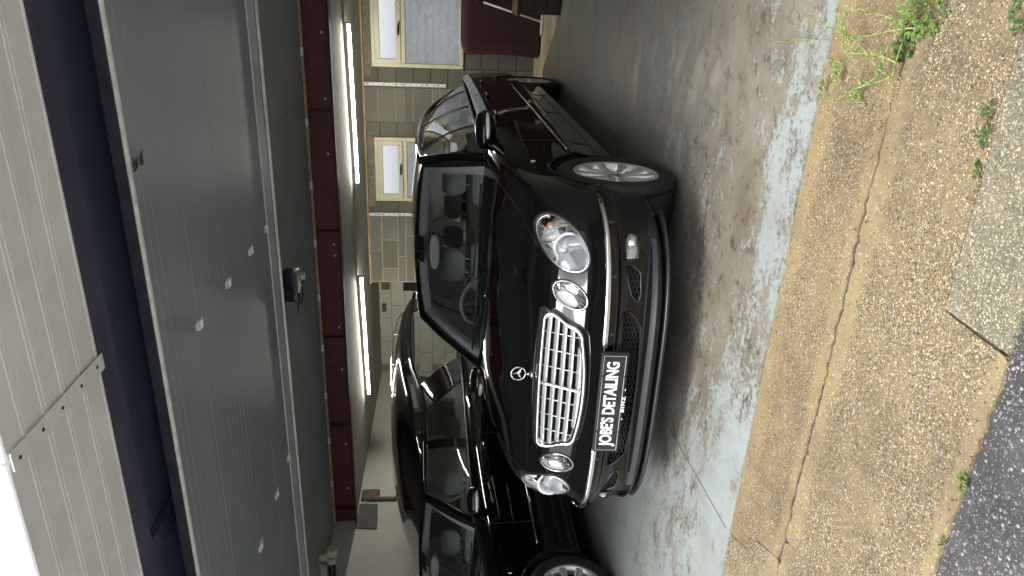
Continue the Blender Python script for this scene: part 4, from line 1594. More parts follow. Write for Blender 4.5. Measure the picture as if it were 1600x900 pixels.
    for x in (-0.27, -0.18, -0.09, 0.09, 0.18, 0.27):
        MB().tube([(x, depth(x, z) + 0.006, z) for z in [0.59, 0.65, 0.71, 0.765]], 0.0028, 5).build('grille_rod', M['slat'], g, True)
    pass

    # ---- lamps
    for s in (1, -1):
        lamp(root, bvh, OUT_L, s, True, s > 0)
        lamp(root, bvh, INN_L, s, False, False)

    # ---- bumper trim: chrome strips, dark bar ends, sensors
    def strip_pts(x0, x1, z, n_=20):
        pts = []
        for k in range(n_ + 1):
            x = lerp(x0, x1, k / n_)
            pts.append((x, yb(x, z) - 0.004, z))
        return pts
    for s in (1, -1):
        pts = strip_pts(s * 0.278, s * 0.865, 0.5135, 26)
        MB().tube(pts, 0.0135, 8, flat=(0.7, 1.0)).build('chrome_strip', M['chrome'], root, True)
        y0 = yb(s * 0.865, 0.5135)
        pts = [(xb(y, 0.5135, s) + 0.003 * s, y, 0.5135) for y in (y0 - 0.02, y0 + 0.03, y0 + 0.07)]
        MB().tube(pts, [0.0095, 0.009, 0.004], 8).build('strip_end', M['satin'], root, True)
        for x in (0.34, 0.60, 0.80):
            MB().lathe([(0, -0.004), (0.010, -0.0035), (0.012, 0.002)], 16, 'Y', (s * x, yb(s * x, 0.487) - 0.001, 0.487)).build('parking_sensor', M['satin'], root, True, angle=40)
        # side rub strip with chrome edge
        a, b_ = 1.26, RW - 0.44
        pts = [(xb(y, 0.522 + 0.014 * (y - a), s) + 0.002 * s, y, 0.522 + 0.014 * (y - a)) for y in [lerp(a, b_, k / 24) for k in range(25)]]
        MB().tube(pts, 0.007, 6, flat=(0.7, 1.0)).build('side_chrome_strip', M['chrome'], root, True)
        # side indicator / badge on wing
        x_ = xb(1.02, 0.755, s)
        MB().box((x_ - 0.006 * s, 0.985, 0.735), (x_ + 0.006 * s, 1.05, 0.765), 0.003).build('wing_badge', M['chrome'], root)
        # fog lamp
        poly = [(s * x, z) for x, z in FOG]
        fg = MB().add([(x, yb(x, z) + 0.014, z) for x, z in poly], [tuple(range(len(poly)))]).build('fog_lamp', M['ribbed'], root)
        cx = s * 0.70
        MB().lathe([(0.0, 0.0), (0.016, 0.002), (0.024, 0.012), (0.026, 0.03)], 20, 'Y', (cx, yb(cx, 0.39) + 0.004, 0.39)).build('bulb_shield', M['reflector'], fg, True)
        MB().add([(x, yb(x, z) - 0.002, z) for x, z in poly], [tuple(range(len(poly)))]).build('lens', M['lens'], fg)
        pts = [(x, yb(x, z) - 0.001, z) for x, z in poly]
        MB().tube(pts + [pts[0]], 0.0055, 6).build('fog_bezel', M['satin'], fg, True)
        # side mesh
        poly = [(s * x, z) for x, z in SIDE_MESH]
        MB().add([(x, yb(x, z) + 0.035, z) for x, z in poly], [tuple(range(len(poly)))]).build('vent_backing', M['void'], root)
        hex_mesh(poly, lambda x, z: yb(x, z) + 0.006, 0.0165, 0.0022).build('vent_mesh', M['satin'], root, True)['kind'] = 'stuff'
        pts = [(x, yb(x, z) - 0.001, z) for x, z in poly]
        MB().tube(pts + [pts[0]], 0.005, 6).build('vent_bezel', M['satin'], root, True)
    MB().add([(x, yb(x, z) + 0.05, z) for x, z in CENTRE_MESH], [tuple(range(len(CENTRE_MESH)))]).build('vent_backing', M['void'], root)
    hex_mesh(CENTRE_MESH, lambda x, z: yb(x, z) + 0.010, 0.0165, 0.0024).build('vent_mesh', M['satin'], root, True)['kind'] = 'stuff'
    pts = [(x, yb(x, z) - 0.001, z) for x, z in CENTRE_MESH]
    MB().tube(pts + [pts[0]], 0.006, 6).build('vent_bezel', M['satin'], root, True)

    # ---- plate
    if limo:
        pm = empty('number_plate', (0.0, -0.034, 0.470))
        pm.parent = root
        pm.rotation_euler = (R(-4), 0, 0)
        MB().box((-0.268, -0.004, -0.064), (0.268, 0.016, 0.060), 0.004).build('plate_holder', M['rubber'], pm)
        MB().box((-0.262, -0.0075, -0.056), (0.262, -0.0035, 0.056), 0.0015).build('plate', M['plate_black'], pm)
        mb = MB()
        mb.box((-0.252, -0.0085, 0.0495), (0.252, -0.0074, 0.0508)).box((-0.252, -0.0085, -0.0508), (0.252, -0.0074, -0.0485))
        mb.box((-0.2535, -0.0085, -0.0495), (-0.2522, -0.0074, 0.0495)).box((0.2522, -0.0085, -0.0495), (0.2535, -0.0074, 0.0495))
        mb.build('border', M['grey_print'], pm)
        t = text_mesh("JOBE'S DETAILING", 0.062, M['white_print'], pm, 'lettering', 0.0017, 0.0006, 0.98)
        dm = t.dimensions
        t.scale = (0.456 / dm.x, 1.25, 1)
        t.location = (0.0, -0.0085, 0.003)
        t = text_mesh("-  BINZ  -", 0.03, M['white_print'], pm, 'holder_lettering', 0.0009, 0.0005, 1.25)
        t.scale = (1.1, 0.75, 1)
        t.location = (0.0, -0.0075, -0.0595)
        t.rotation_euler = (R(90), 0, 0)
        mb = MB()
        for x in (-0.15, 0.15):
            for z in (-0.053, 0.053):
                mb.box((x - 0.006, -0.0095, z - 0.004), (x + 0.006, -0.003, z + 0.004), 0.001)
        tag(mb.build('plate_clips', M['rubber'], pm), kind='stuff')

    # ---- bonnet star
    h = bvh.ray_cast(Vector((0, 0.25, 2)), Vector((0, 0, -1)))
    by = 0.25
    bz = h[0].z
    sx = empty('bonnet_ornament', (0, by, bz))
    sx.parent = root
    MB().lathe([(0.022, 0.0), (0.020, 0.006), (0.008, 0.012), (0.005, 0.022), (0.007, 0.03)], 20, 'Z').build('pedestal', M['chrome'], sx, True)
    rr = 0.036
    zc = 0.03 + rr
    MB().tube([(rr * math.cos(a), 0.004, zc + rr * math.sin(a)) for a in [2 * math.pi * k / 36 for k in range(36)]], 0.0034, 8, closed=True).build('ring', M['chrome'], sx, True)
    mb = MB()
    for a in (R(90), R(210), R(330)):
        ca, sa = math.cos(a), math.sin(a)
        b1 = (-0.008 * sa, 0.004, zc + 0.008 * ca)
        b2 = (0.008 * sa, 0.004, zc - 0.008 * ca)
        tip = (rr * ca, 0.004, zc + rr * sa)
        mb.add([(b1[0], 0.004, b1[2]), (b2[0], 0.004, b2[2]), tip, (0, -0.002, zc), (0, 0.010, zc)], [(0, 3, 2), (3, 1, 2), (0, 2, 4), (4, 2, 1), (0, 4, 1), (0, 1, 3)])
    mb.build('star', M['chrome'], sx)

    # ================= cabin
    A0, A1 = Vector((0.735, 1.70, 0.962)), Vector((0.585, 2.22, 1.372))

    def base(a):
        return Vector((0.735 * a, 1.44 + 0.26 * a * a, 0.985 - 0.022 * a * a))

    def top(a):
        return Vector((0.585 * a, 2.11 + 0.11 * a * a, 1.415 - 0.043 * a * a))
    rows = []
    for i in range(13):
        t = i / 12
        row = []
        for k in range(25):
            a = -1 + k / 12
            p = base(a).lerp(top(a), t)
            n_ = Vector((0, -0.5, 0.8)) * (0.022 * math.sin(math.pi * t) + 0.0)
            row.append(p + n_)
        rows.append(row)
    MB().grid(rows).build('windscreen', M['screen_glass'], root, True)
    # black band and grey inner trim around the screen
    def wsp(a, t, off_=0.0):
        p = base(a).lerp(top(a), t)
        return p + Vector((0, -0.5, 0.8)) * (0.022 * math.sin(math.pi * t)) + Vector((0, 0.55, -0.75)) * off_
    mb = MB()
    for s in (1, -1):
        mb.grid([[wsp(s * a, t, -0.002) for t in [k / 16 for k in range(17)]] for a in (1.0, 0.955)])
    mb.grid([[wsp(a, t, -0.002) for a in [-1 + k / 12 for k in range(25)]] for t in (1.0, 0.965)])
    mb.build('screen_border', M['satin'], root, True)
    mb = MB()
    mb.grid([[wsp(-0.95 + 1.9 * k / 24, t, o_) for k in range(25)] for t, o_ in ((0.975, 0.012), (0.945, 0.02), (0.935, 0.07))])
    for s in (1, -1):
        mb.grid([[wsp(s * a, t, o_) for t in [k / 16 for k in range(17)]] for a, o_ in ((0.965, 0.012), (0.885, 0.035), (0.89, 0.09))])
    mb.build('screen_trim', M['cabin_grey'], root, True)
    # wipers
    for x0, x1, yy in ((0.60, 0.02, 0.0), (-0.05, -0.62, 0.02)):
        pts = [base(x / 0.735) + Vector((0, 0.01 + 0.05 * k / 8, 0.018 + 0.03 * k / 8)) for k, x in enumerate([lerp(x0, x1, k / 8) for k in range(9)])]
        MB().tube(pts, 0.007, 6).build('wiper', M['satin'], root, True)
    # cowl strip
    mb = MB()
    mb.grid([[base(-1 + k / 12) + Vector((0, dy, dz)) for k in range(25)] for dy, dz in ((-0.09, -0.01), (-0.04, 0.004), (0.03, -0.004))])
    mb.build('scuttle', M['satin'], root, True)

    # roof / glass line
    if limo:
        rail = lambda y: sm(y, [(2.20, 1.372), (2.6, 1.402), (3.2, 1.408), (3.8, 1.394), (4.3, 1.352), (4.8, 1.245), (5.25, 1.06)])
        railx = lambda y: sm(y, [(2.20, 0.600), (3.0, 0.612), (4.0, 0.605), (4.8, 0.62), (5.25, 0.68)])
        topz = rail
    else:
        rail = lambda y: sm(y, [(2.20, 1.372), (2.9, 1.387), (3.45, 1.395), (3.9, 1.44), (4.3, 1.525), (5.0, 1.595), (6.0, 1.615), (6.5, 1.58)])
        railx = lambda y: sm(y, [(2.20, 0.600), (3.0, 0.635), (3.6, 0.65), (4.4, 0.63), (6.5, 0.62)])

    def side(y, t):
        """cabin side: t 0 at the belt .. 1 at the rail"""
        zb = crest_z(y, L) + 0.005
        xbelt = 0.806 if y < L - 1.0 else lerp(0.806, 0.70, min(1, (y - L + 1.0)))
        zt, xt = rail(y), railx(y)
        return Vector((lerp(xbelt, xt, t) + 0.028 * math.sin(math.pi * t) * min(1, (zt - zb) / 0.3), y, lerp(zb, zt, t)))

    def patch(name, b0, b1, t0, t1, mat, off_, s, lo=0.03, hi=0.94, nt_=8, ny=6):
        """side patch from belt y b0..b1 to top y t0..t1"""
        rows = []
        for j in range(nt_ + 1):
            t = lerp(lo, hi, j / nt_)
            row = []
            for k in range(ny + 1):
                u = k / ny
                y = lerp(lerp(b0, t0, t), lerp(b1, t1, t), u)
                p = side(y, t)
                row.append((s * (p.x + off_), p.y, p.z))
            rows.append(row)
        return MB().grid(rows).build(name, mat, root, True)

    def apy(z):   # y on the A pillar line at height z
        t = (z - A0.z) / (A1.z - A0.z)
        return lerp(A0.y, A1.y, t)
    if limo:
        wins = [(1.70, 2.62, 2.24, 2.60), (2.72, 3.53, 2.70, 3.49), (3.63, 4.50, 3.59, 4.26)]
        pill = [(2.61, 2.73, 2.59, 2.71), (3.52, 3.64, 3.48, 3.60), (4.49, 5.25, 4.25, 4.72)]
    else:
        wins = [(1.70, 2.64, 2.24, 2.86), (2.76, 3.90, 2.96, 3.45), (4.40, 6.00, 3.98, 6.0)]
        pill = [(2.63, 2.77, 2.85, 2.97), (3.89, 4.41, 3.44, 3.99), (5.99, 6.45, 5.99, 6.4)]
    for s in (1, -1):
        for wn in wins:
            patch('side_window', *wn, M['side_glass'], -0.006, s)
        for pq in pill:
            patch('pillar', *pq, M['paint'], 0.001, s, lo=0.0, hi=1.0)
            patch('pillar_trim', pq[0] - 0.015, pq[1] + 0.015, pq[2] - 0.015, pq[3] + 0.015, M['cabin_grey'], -0.03, s, lo=0.0, hi=0.98)
        # belt trim and top frame
        ys_ = [1.62 + (pill[-1][1] - 1.62) * k / 30 for k in range(31)]
        MB().tube([(s * (side(y, 0.0).x + 0.004), y, side(y, 0.02).z) for y in ys_], 0.014, 8, flat=(0.7, 1.2)).build('belt_trim', M['satin'], root, True)
        # A pillar and roof rail in one sweep
        pts = [Vector((0.76, 1.58, 0.93)), A0 + Vector((0.02, 0.0, 0.0)), A0.lerp(A1, 0.33) + Vector((0.028, 0, 0.006)), A0.lerp(A1, 0.66) + Vector((0.03, 0, 0.008)), A1 + Vector((0.022, 0, 0.002))]
        yend = pill[-1][3] + (0.5 if limo else 0.2)
        for k in range(1, 15):
            y = lerp(2.2, yend, k / 14)
            pts.append(Vector((railx(y) + 0.004, y, rail(y) + 0.004)))
        MB().tube([(s * p.x, p.y, p.z) for p in pts], [0.028] * 3 + [0.032] * (len(pts) - 3), 10, flat=(1.0, 0.85)).build('roof_rail', M['paint'], root, True)
        # grey inner side trim under the windows
        mb = MB()
        mb.grid([[(s * (side(y, 0.0).x - d), y, side(y, 0.0).z + dz) for y in ys_] for d, dz in ((0.02, 0.012), (0.07, 0.0), (0.09, -0.25), (0.09, -0.5))])
        mb.build('inner_door_trim', M['leather'], root, True)
    # roof skin
    rows = []
    inn = []
    if limo:
        ysr = [0, 0.06, 0.14, 0.24, 0.36, 0.5, 0.64, 0.78, 0.9, 1.0]
        for u in ysr:
            row, r2 = [], []
            for k in range(25):
                a = -1 + k / 12
                y = lerp(2.11 + 0.09 * a * a, 4.62 - 0.16 * a * a, u)
                zc = sm(y, [(2.11, 1.418), (2.6, 1.458), (3.2, 1.468), (3.8, 1.455), (4.3, 1.413), (4.62, 1.372)])
                z = rail(y) + (zc - rail(y)) * (1 - abs(a) ** 2.4)
                row.append((railx(y) * a, y, z + 0.012 - 0.012 * abs(a)))
                r2.append((railx(y) * 0.98 * a, y, z - 0.03))
            rows.append(row)
            inn.append(r2)
    else:
        for u in [k / 16 for k in range(17)]:
            row, r2 = [], []
            for k in range(29):
                a = -1 + k / 14
                y = lerp(2.11 + 0.09 * a * a, 6.55 - 0.05 * a * a, u)
                zc = sm(y, [(2.11, 1.418), (2.5, 1.50), (3.1, 1.65), (3.8, 1.755), (4.6, 1.79), (5.6, 1.785), (6.3, 1.72), (6.55, 1.62)])
                zr = rail(y)
                hgt = zc - zr
                # superellipse section: steep upper flanks, flat top
                ang = a * math.pi / 2
                ex = 0.5 if y > 3 else lerp(1.0, 0.5, (y - 2.1) / 0.9)
                xx = railx(y) * (1 if a >= 0 else -1) * abs(math.sin(ang)) ** ex
                z = zr + hgt * abs(math.cos(ang)) ** lerp(1.0, 0.62, min(1, max(0, (y - 2.2) / 1.0)))
                row.append((xx, y, z + 0.008))
                r2.append((xx * 0.96, y, z - 0.035))
            rows.append(row)
            inn.append(r2)
    MB().grid(rows).build('roof', M['paint'], root, True)
    MB().grid(inn).build('headliner', M['cabin_grey'], root, True)
    # rear screen
    if limo:
        rows = []
        for i in range(7):
            t = i / 6
            row = []
            for k in range(17):
                a = -1 + k / 8
                p = Vector((0.60 * a, 4.60 - 0.16 * a * a, 1.365 - 0.03 * a * a)).lerp(Vector((0.70 * a, 5.22 - 0.12 * a * a, 1.045 - 0.03 * a * a)), t)
                row.append(p + Vector((0, 0.03, 0.03)) * math.sin(math.pi * t))
            rows.append(row)
        MB().grid(rows).build('rear_window', M['side_glass'], root, True)
    else:
        rows = []
        for i in range(7):
            t = i / 6
            rows.append([(0.66 * a, 6.55 + 0.12 * t - 0.05 * a * a, lerp(1.60, 0.99, t)) for a in [-1 + k / 8 for k in range(17)]])
        MB().grid(rows).build('tailgate_window', M['side_glass'], root, True)
        # roof bars
        for s in (1, -1):
            mb = MB()
            pts = []
            for k in range(21):
                y = 3.9 + 2.3 * k / 20
                lift = 0.05 * min(1, k / 1.5, (20 - k) / 1.5)
                zc = sm(y, [(3.1, 1.65), (3.8, 1.755), (4.6, 1.79), (5.6, 1.785), (6.3, 1.72)])
                pts.append((s * 0.52, y, rail(y) + (zc - rail(y)) * 0.72 + 0.02 + lift))
            mb.tube(pts, 0.009, 8)
            for k in (7, 14):
                p = pts[k]
                mb.box((p[0] - 0.01, p[1] - 0.02, p[2] - 0.07), (p[0] + 0.01, p[1] + 0.02, p[2]), 0.003)
            mb.build('roof_bar', M['chrome'], root, True, angle=50)
        # casket deck
        MB().box((-0.6, 4.35, 0.80), (0.6, 6.3, 0.84), 0.01).build('deck', M['dash'], root)
    # ---- interior
    def seat(x, y, w_, mat, zt=1.0):
        st_ = empty('seat', (x, y, 0))
        st_.parent = root
        rows = []
        for i in range(9):
            t = i / 8
            z = lerp(0.50, zt, t)
            yy = 0.28 * t
            ww = w_ * (1 - 0.25 * max(0, t - 0.75) / 0.25 * (t > 0.75))
            th_ = 0.11 if t < 0.95 else 0.05
            ring = []
            for k in range(20):
                a = 2 * math.pi * k / 20
                ring.append((ww * (1 if math.cos(a) > 0 else -1) * abs(math.cos(a)) ** 0.5, yy + th_ * (1 if math.sin(a) > 0 else -1) * abs(math.sin(a)) ** 0.6, z))
            rows.append(ring)
        MB().loft(rows, True, True).build('backrest', mat, st_, True, angle=60)
        rows = []
        for i in range(9):
            t = i / 8
            z = zt + 0.055 + 0.185 * t
            k_ = math.sin(math.pi * (0.18 + 0.64 * t)) ** 0.5
            rows.append([((w_ * 0.60 * k_) * (1 if math.cos(a) > 0 else -1) * abs(math.cos(a)) ** 0.6, 0.30 + 0.02 * t + 0.055 * k_ * math.sin(a), z) for a in [2 * math.pi * k / 20 for k in range(20)]])
        MB().loft(rows, True, True).build('headrest', mat, st_, True, angle=60)
        for q in (-0.06, 0.06):
            MB().tube([(q, 0.29, zt - 0.02), (q, 0.31, zt + 0.09)], 0.006, 8).build('headrest_post', M['chrome'], st_, True)
        MB().box((-w_, -0.48, 0.42), (w_, 0.05, 0.56), 0.04).build('cushion', mat, st_)
    seat(0.37, 2.38, 0.25, M['leather'], 0.985)
    seat(-0.37, 2.38, 0.25, M['leather'], 0.985)
    if limo:
        for x in (0.40, -0.42):
            seat(x, 3.24, 0.19, M['leather_dark'], 0.965)
        MB().box((-0.64, 3.36, 0.45), (0.64, 3.47, 1.0), 0.04).build('bench_backrest', M['bench'], root, True, angle=50)
        for x in (0.38, -0.38):
            seat(x, 4.12, 0.24, M['leather_dark'], 0.95)
    else:
        seat(0.38, 3.25, 0.24, M['leather_dark'], 0.96)
        seat(-0.38, 3.25, 0.24, M['leather_dark'], 0.96)
    MB().box((-0.70, 1.2, 0.40), (0.70, L - 1.5, 0.425)).build('cabin_floor', M['dash'], root)
    mb = MB()
    rings = []
    for k in range(25):
        a = -1 + k / 12
        x = 0.74 * a
        y0 = 1.42 + 0.22 * a * a
        hump = 0.045 * math.exp(-((x + 0.37) / 0.20) ** 2)
        rings.append([(x, y0, 0.60), (x, y0, 0.915), (x, y0 + 0.12, 0.928 + hump * 0.3), (x, y0 + 0.38, 0.905 + hump), (x, y0 + 0.46, 0.86), (x, y0 + 0.44, 0.60)])
    mb.loft(rings, True, True)
    mb.build('dashboard', M['dash'], root, True, angle=50)
    sw = empty('steering_wheel', (-0.37, 1.98, 0.93))
    sw.parent = root
    sw.rotation_euler = (R(-62), 0, 0)
    MB().tube([(0.185 * math.cos(a), 0.185 * math.sin(a), 0) for a in [2 * math.pi * k / 40 for k in range(40)]], 0.015, 10, closed=True).build('wheel_rim', M['leather_dark'], sw, True)
    mb = MB().lathe([(0, 0.02), (0.06, 0.018), (0.075, 0.0), (0.06, -0.03)], 24, 'Z')
    for a in (0, math.pi, -math.pi / 2):
        mb.tube([(0.05 * math.cos(a), 0.05 * math.sin(a), -0.005), (0.18 * math.cos(a), 0.18 * math.sin(a), 0)], 0.014, 6)
    mb.build('wheel_boss', M['dash'], sw, True, angle=50)
    im = empty('interior_mirror', (0.0, 2.00, 1.283))
    im.parent = root
    rows = []
    for i in range(13):
        a = -1 + i / 6
        k_ = max(0.25, (1 - abs(a) ** 4)) ** 0.5
        rows.append([(0.125 * a, 0.018 * math.sin(q), 0.036 * k_ * math.cos(q)) for q in [2 * math.pi * k / 16 for k in range(16)]])
    MB().loft(rows, True, True).build('mirror_housing', M['cabin_grey'], im, True, angle=60)
    MB().tube([(0, 0.0, 0.02), (0, 0.03, 0.07), (0, 0.05, 0.11)], 0.010, 8).build('mirror_stalk', M['satin'], im, True)
    mb = MB()
    mb.grid([[wsp(a, t, 0.004) for a in (-0.16, -0.08, 0, 0.08, 0.16)] for t in (0.99, 0.90, 0.86)])
    mb.build('sensor_patch', M['satin'], root, True)

    # ---- door mirrors
    for s in (1, -1):
        dm_ = empty('door_mirror', (s * 0.915, 1.735, 0.962))
        dm_.parent = root
        rows = []
        for i in range(15):
            a = -1 + i / 7
            k_ = (1 - abs(a) ** 3.2) ** 0.5 if abs(a) < 1 else 0.0
            k_ = max(k_, 0.12)
            x = s * 0.125 * a
            sk = -0.03 * a * (1 if a > 0 else 0.2)
            ring = []
            for q in range(18):
                an = 2 * math.pi * q / 18
                yy = math.cos(an)
                zz = math.sin(an)
                yv = (0.052 if yy > 0 else 0.088 * (1 - 0.25 * abs(a))) * yy * max(k_, 0.3)
                ring.append((x, yv - sk, 0.066 * k_ * (1 if zz > 0 else -1) * abs(zz) ** 0.75 + 0.004 * a))
            rows.append(ring)
        MB().loft(rows, True, True).build('mirror_shell', M['paint'], dm_, True, angle=70)
        MB().box((-0.10, 0.045, -0.045), (0.10, 0.056, 0.045), 0.01).build('mirror_glass', M['chrome'], dm_)
        rows = []
        for i in range(9):
            t = i / 8
            a = lerp(-0.25, 0.93, t)
            k_ = (1 - abs(a) ** 3.2) ** 0.5
            x = s * 0.125 * a
            yv = -0.088 * (1 - 0.25 * abs(a)) * max(k_, 0.3)
            sk = -0.03 * a * (1 if a > 0 else 0.2)
            hh = 0.0145 * (1 - 0.5 * abs(2 * t - 1) ** 4)
            rows.append([(x, yv - sk + 0.012, -0.010 + hh), (x, yv - sk - 0.004, -0.010 + hh * 0.8), (x, yv - sk - 0.006, -0.010), (x, yv - sk - 0.004, -0.010 - hh * 0.8), (x, yv - sk + 0.012, -0.010 - hh)])
        MB().loft(rows, True, True).build('mirror_indicator', M['ribbed'], dm_, True)
        MB().tube([(-s * 0.07, 0.0, -0.045), (-s * 0.10, 0.0, -0.055), (-s * 0.13, 0.01, -0.06)], [0.03, 0.028, 0.035], 10, flat=(1, 0.7)).build('mirror_arm', M['satin'], dm_, True)

    # ---- door handles
    for (a, b_) in doors:
        for s in (1, -1):
            y = b_ - 0.24
            h_ = parts.get('door_%d_%d' % (doors.index((a, b_)), s))
            if not h_:
                continue
            pts = []
            for k in range(9):
                yy = y - 0.10 + 0.20 * k / 8
                o_ = 0.032 * math.sin(math.pi * (0.12 + 0.76 * k / 8)) ** 0.6
                pts.append((xb(yy, 0.845, s) + o_ * s, yy, 0.845))
            MB().tube(pts, 0.011, 8, flat=(0.8, 1.2)).build('handle', M['paint'], h_, True)
            pts = [(p[0] + 0.007 * s, p[1], p[2] + 0.006) for p in pts[2:7]]
            MB().tube(pts, 0.003, 6).build('handle_trim', M['chrome'], h_, True)
    return root


make_car('limo', -1.76, 2.80, 'black six door limousine in front with a lettered black plate on its nose')
make_car('hearse', -4.73, 2.84, 'black high roofed hearse cut off by the picture edge, parked beside the white wall')
# ================================================================== SMALL THINGS
# draped trolley
tr = empty('draped_trolley', (-0.36, 9.22, 0), 'tall folding trolley under a burgundy cloth below the large window', 'trolley')
mb = MB()
rows = []
for j in range(17):
    t = j / 16
    z = lerp(0.03, 0.935, t)
    row = []
    for k in range(48):
        a = 2 * math.pi * k / 48
        cx, cy = math.cos(a), math.sin(a)
        xx = 0.43 * (1 if cx > 0 else -1) * abs(cx) ** 0.28
        yy = 0.20 * (1 if cy > 0 else -1) * abs(cy) ** 0.28
        fold = 0.013 * math.sin(a * 9 + 1.5 * t) * (1 - 0.8 * t) + 0.006 * math.sin(a * 23)
        sag = 0.02 * math.sin(math.pi * t)
        row.append((xx * (1 - 0.03 * t) + (fold - sag) * cx, yy + (fold - sag * 0.5) * cy, z - (0.02 * math.cos(a * 2) if j == 16 else 0)))
    rows.append(row)
rows.append([(x * 0.97, y * 0.95, z + 0.012) for x, y, z in rows[-1]])
rows.append([(x * 0.6, y * 0.6, 0.938) for x, y, z in rows[-1]])
mb.loft(rows, True, True)
mb.build('cloth_cover', M['maroon'], tr, True, angle=60)
mb = MB()
for x in (-0.36, 0.36):
    for y in (-0.14, 0.14):
        mb.lathe([(0, -0.01), (0.018, -0.01), (0.018, 0.01), (0, 0.01)], 14, 'X', (x, y, 0.018))
tag(mb.build('castors', M['rubber'], tr), kind='stuff')

# squeegee leaning against the trolley
sq = empty('floor_squeegee', (-0.36, 8.93, 0), 'white handled floor squeegee with a blue grip leaning on the burgundy trolley', 'squeegee')
MB().tube([(0.0, 0.0, 0.03), (0.19, 0.06, 0.72)], 0.0125, 10).build('shaft', M['white_pole'], sq, True)
MB().tube([(0.19, 0.06, 0.72), (0.245, 0.078, 0.92)], 0.016, 10).build('grip', M['blue_grip'], sq, True)
MB().box((-0.15, -0.02, 0.012), (0.17, 0.012, 0.036), 0.003).build('head', M['zinc'], sq)
MB().box((-0.16, -0.006, 0.001), (0.18, 0.0, 0.014)).build('blade', M['rubber'], sq)

# wooden chest
ch = empty('wooden_chest', (0.24, 7.95, 0), 'brown wooden chest standing on the floor at the top edge of the picture', 'chest')
for k in range(3):
    MB().box((-0.48, -0.22, 0.012 + 0.135 * k), (0.40, -0.195, 0.142 + 0.135 * k), 0.004).build('board', M['dark_wood'], ch)
    MB().box((-0.485, -0.19, 0.012 + 0.135 * k), (-0.455, 0.24, 0.142 + 0.135 * k), 0.004).build('board', M['dark_wood'], ch)
MB().box((-0.50, -0.235, 0.418), (0.42, 0.25, 0.455), 0.006).build('lid', M['dark_wood'], ch)
MB().box((-0.44, -0.185, 0.02), (0.38, 0.23, 0.40)).build('inner_box', M['rubber'], ch)
for x in (-0.41, 0.2):
    MB().box((x - 0.012, -0.228, 0.385), (x + 0.012, -0.219, 0.416), 0.002).build('hasp', M['satin'], ch)

# pipe fitting high beside the white wall
pf = empty('pipe_fitting', (-5.68, 6.0, 2.40), 'cream pipe elbow with a black pipe near the left wall and ceiling', 'pipe')
MB().tube([(0.0, 0, 0.15), (0.01, 0, 0.04), (0.05, 0, -0.01), (0.09, -0.01, -0.03)], [0.042, 0.042, 0.046, 0.05], 16).build('elbow', M['cream_plastic'], pf, True)
MB().lathe([(0, 0.075), (0.05, 0.07), (0.058, 0.05), (0.058, 0.0)], 18, 'X', (0.06, -0.01, -0.03)).build('end_cap', M['cream_plastic'], pf, True, angle=40)
MB().lathe([(0.040, -0.07), (0.052, -0.06), (0.052, 0.0), (0.040, 0.01)], 18, 'X', (0.03, -0.03, -0.02)).build('collar', M['cream_plastic'], pf, True, angle=40)
MB().tube([(-0.02, -0.03, -0.02), (-0.5, -0.03, -0.02)], 0.040, 16).build('black_pipe', M['black_plastic'], pf, True)
for k in range(5):
    MB().box((-0.5, -0.05 + 0.004 * k, 0.035 + 0.017 * k), (-0.045 - 0.012 * (k % 2), -0.03 + 0.004 * k, 0.047 + 0.017 * k), 0.002).build('strip', M['cream_plastic'], pf)

# ---- weeds in the cracks
def leaf(mb, p, d, L, w_, rr):
    d = Vector(d).normalized()
    u = d.cross(Vector((rr.uniform(-.3, .3), rr.uniform(-.3, .3), 1))).normalized()
    n_ = u.cross(d).normalized()
    p = Vector(p)
    mid = p + d * L * 0.55 + n_ * L * 0.12
    mb.add([p, mid + u * w_, p + d * L, mid - u * w_, mid - n_ * L * 0.04], [(0, 4, 1), (1, 4, 2), (2, 4, 3), (3, 4, 0)])


def stem_path(pts, seed, n=26, wob=0.004):
    rr = random.Random(seed)
    out = []
    ph = [rr.uniform(0, 6) for _ in range(4)]
    tt = [i / (len(pts) - 1) for i in range(len(pts))]
    for k in range(n + 1):
        t = k / n
        q = [sm(t, [(a_, p[i]) for a_, p in zip(tt, pts)]) for i in range(3)]
        q[0] += wob * math.sin(t * 17 + ph[0])
        q[1] += wob * math.sin(t * 13 + ph[1])
        q[2] = max(0.003, q[2] + wob * math.sin(t * 15 + ph[2]))
        out.append(tuple(q))
    return out


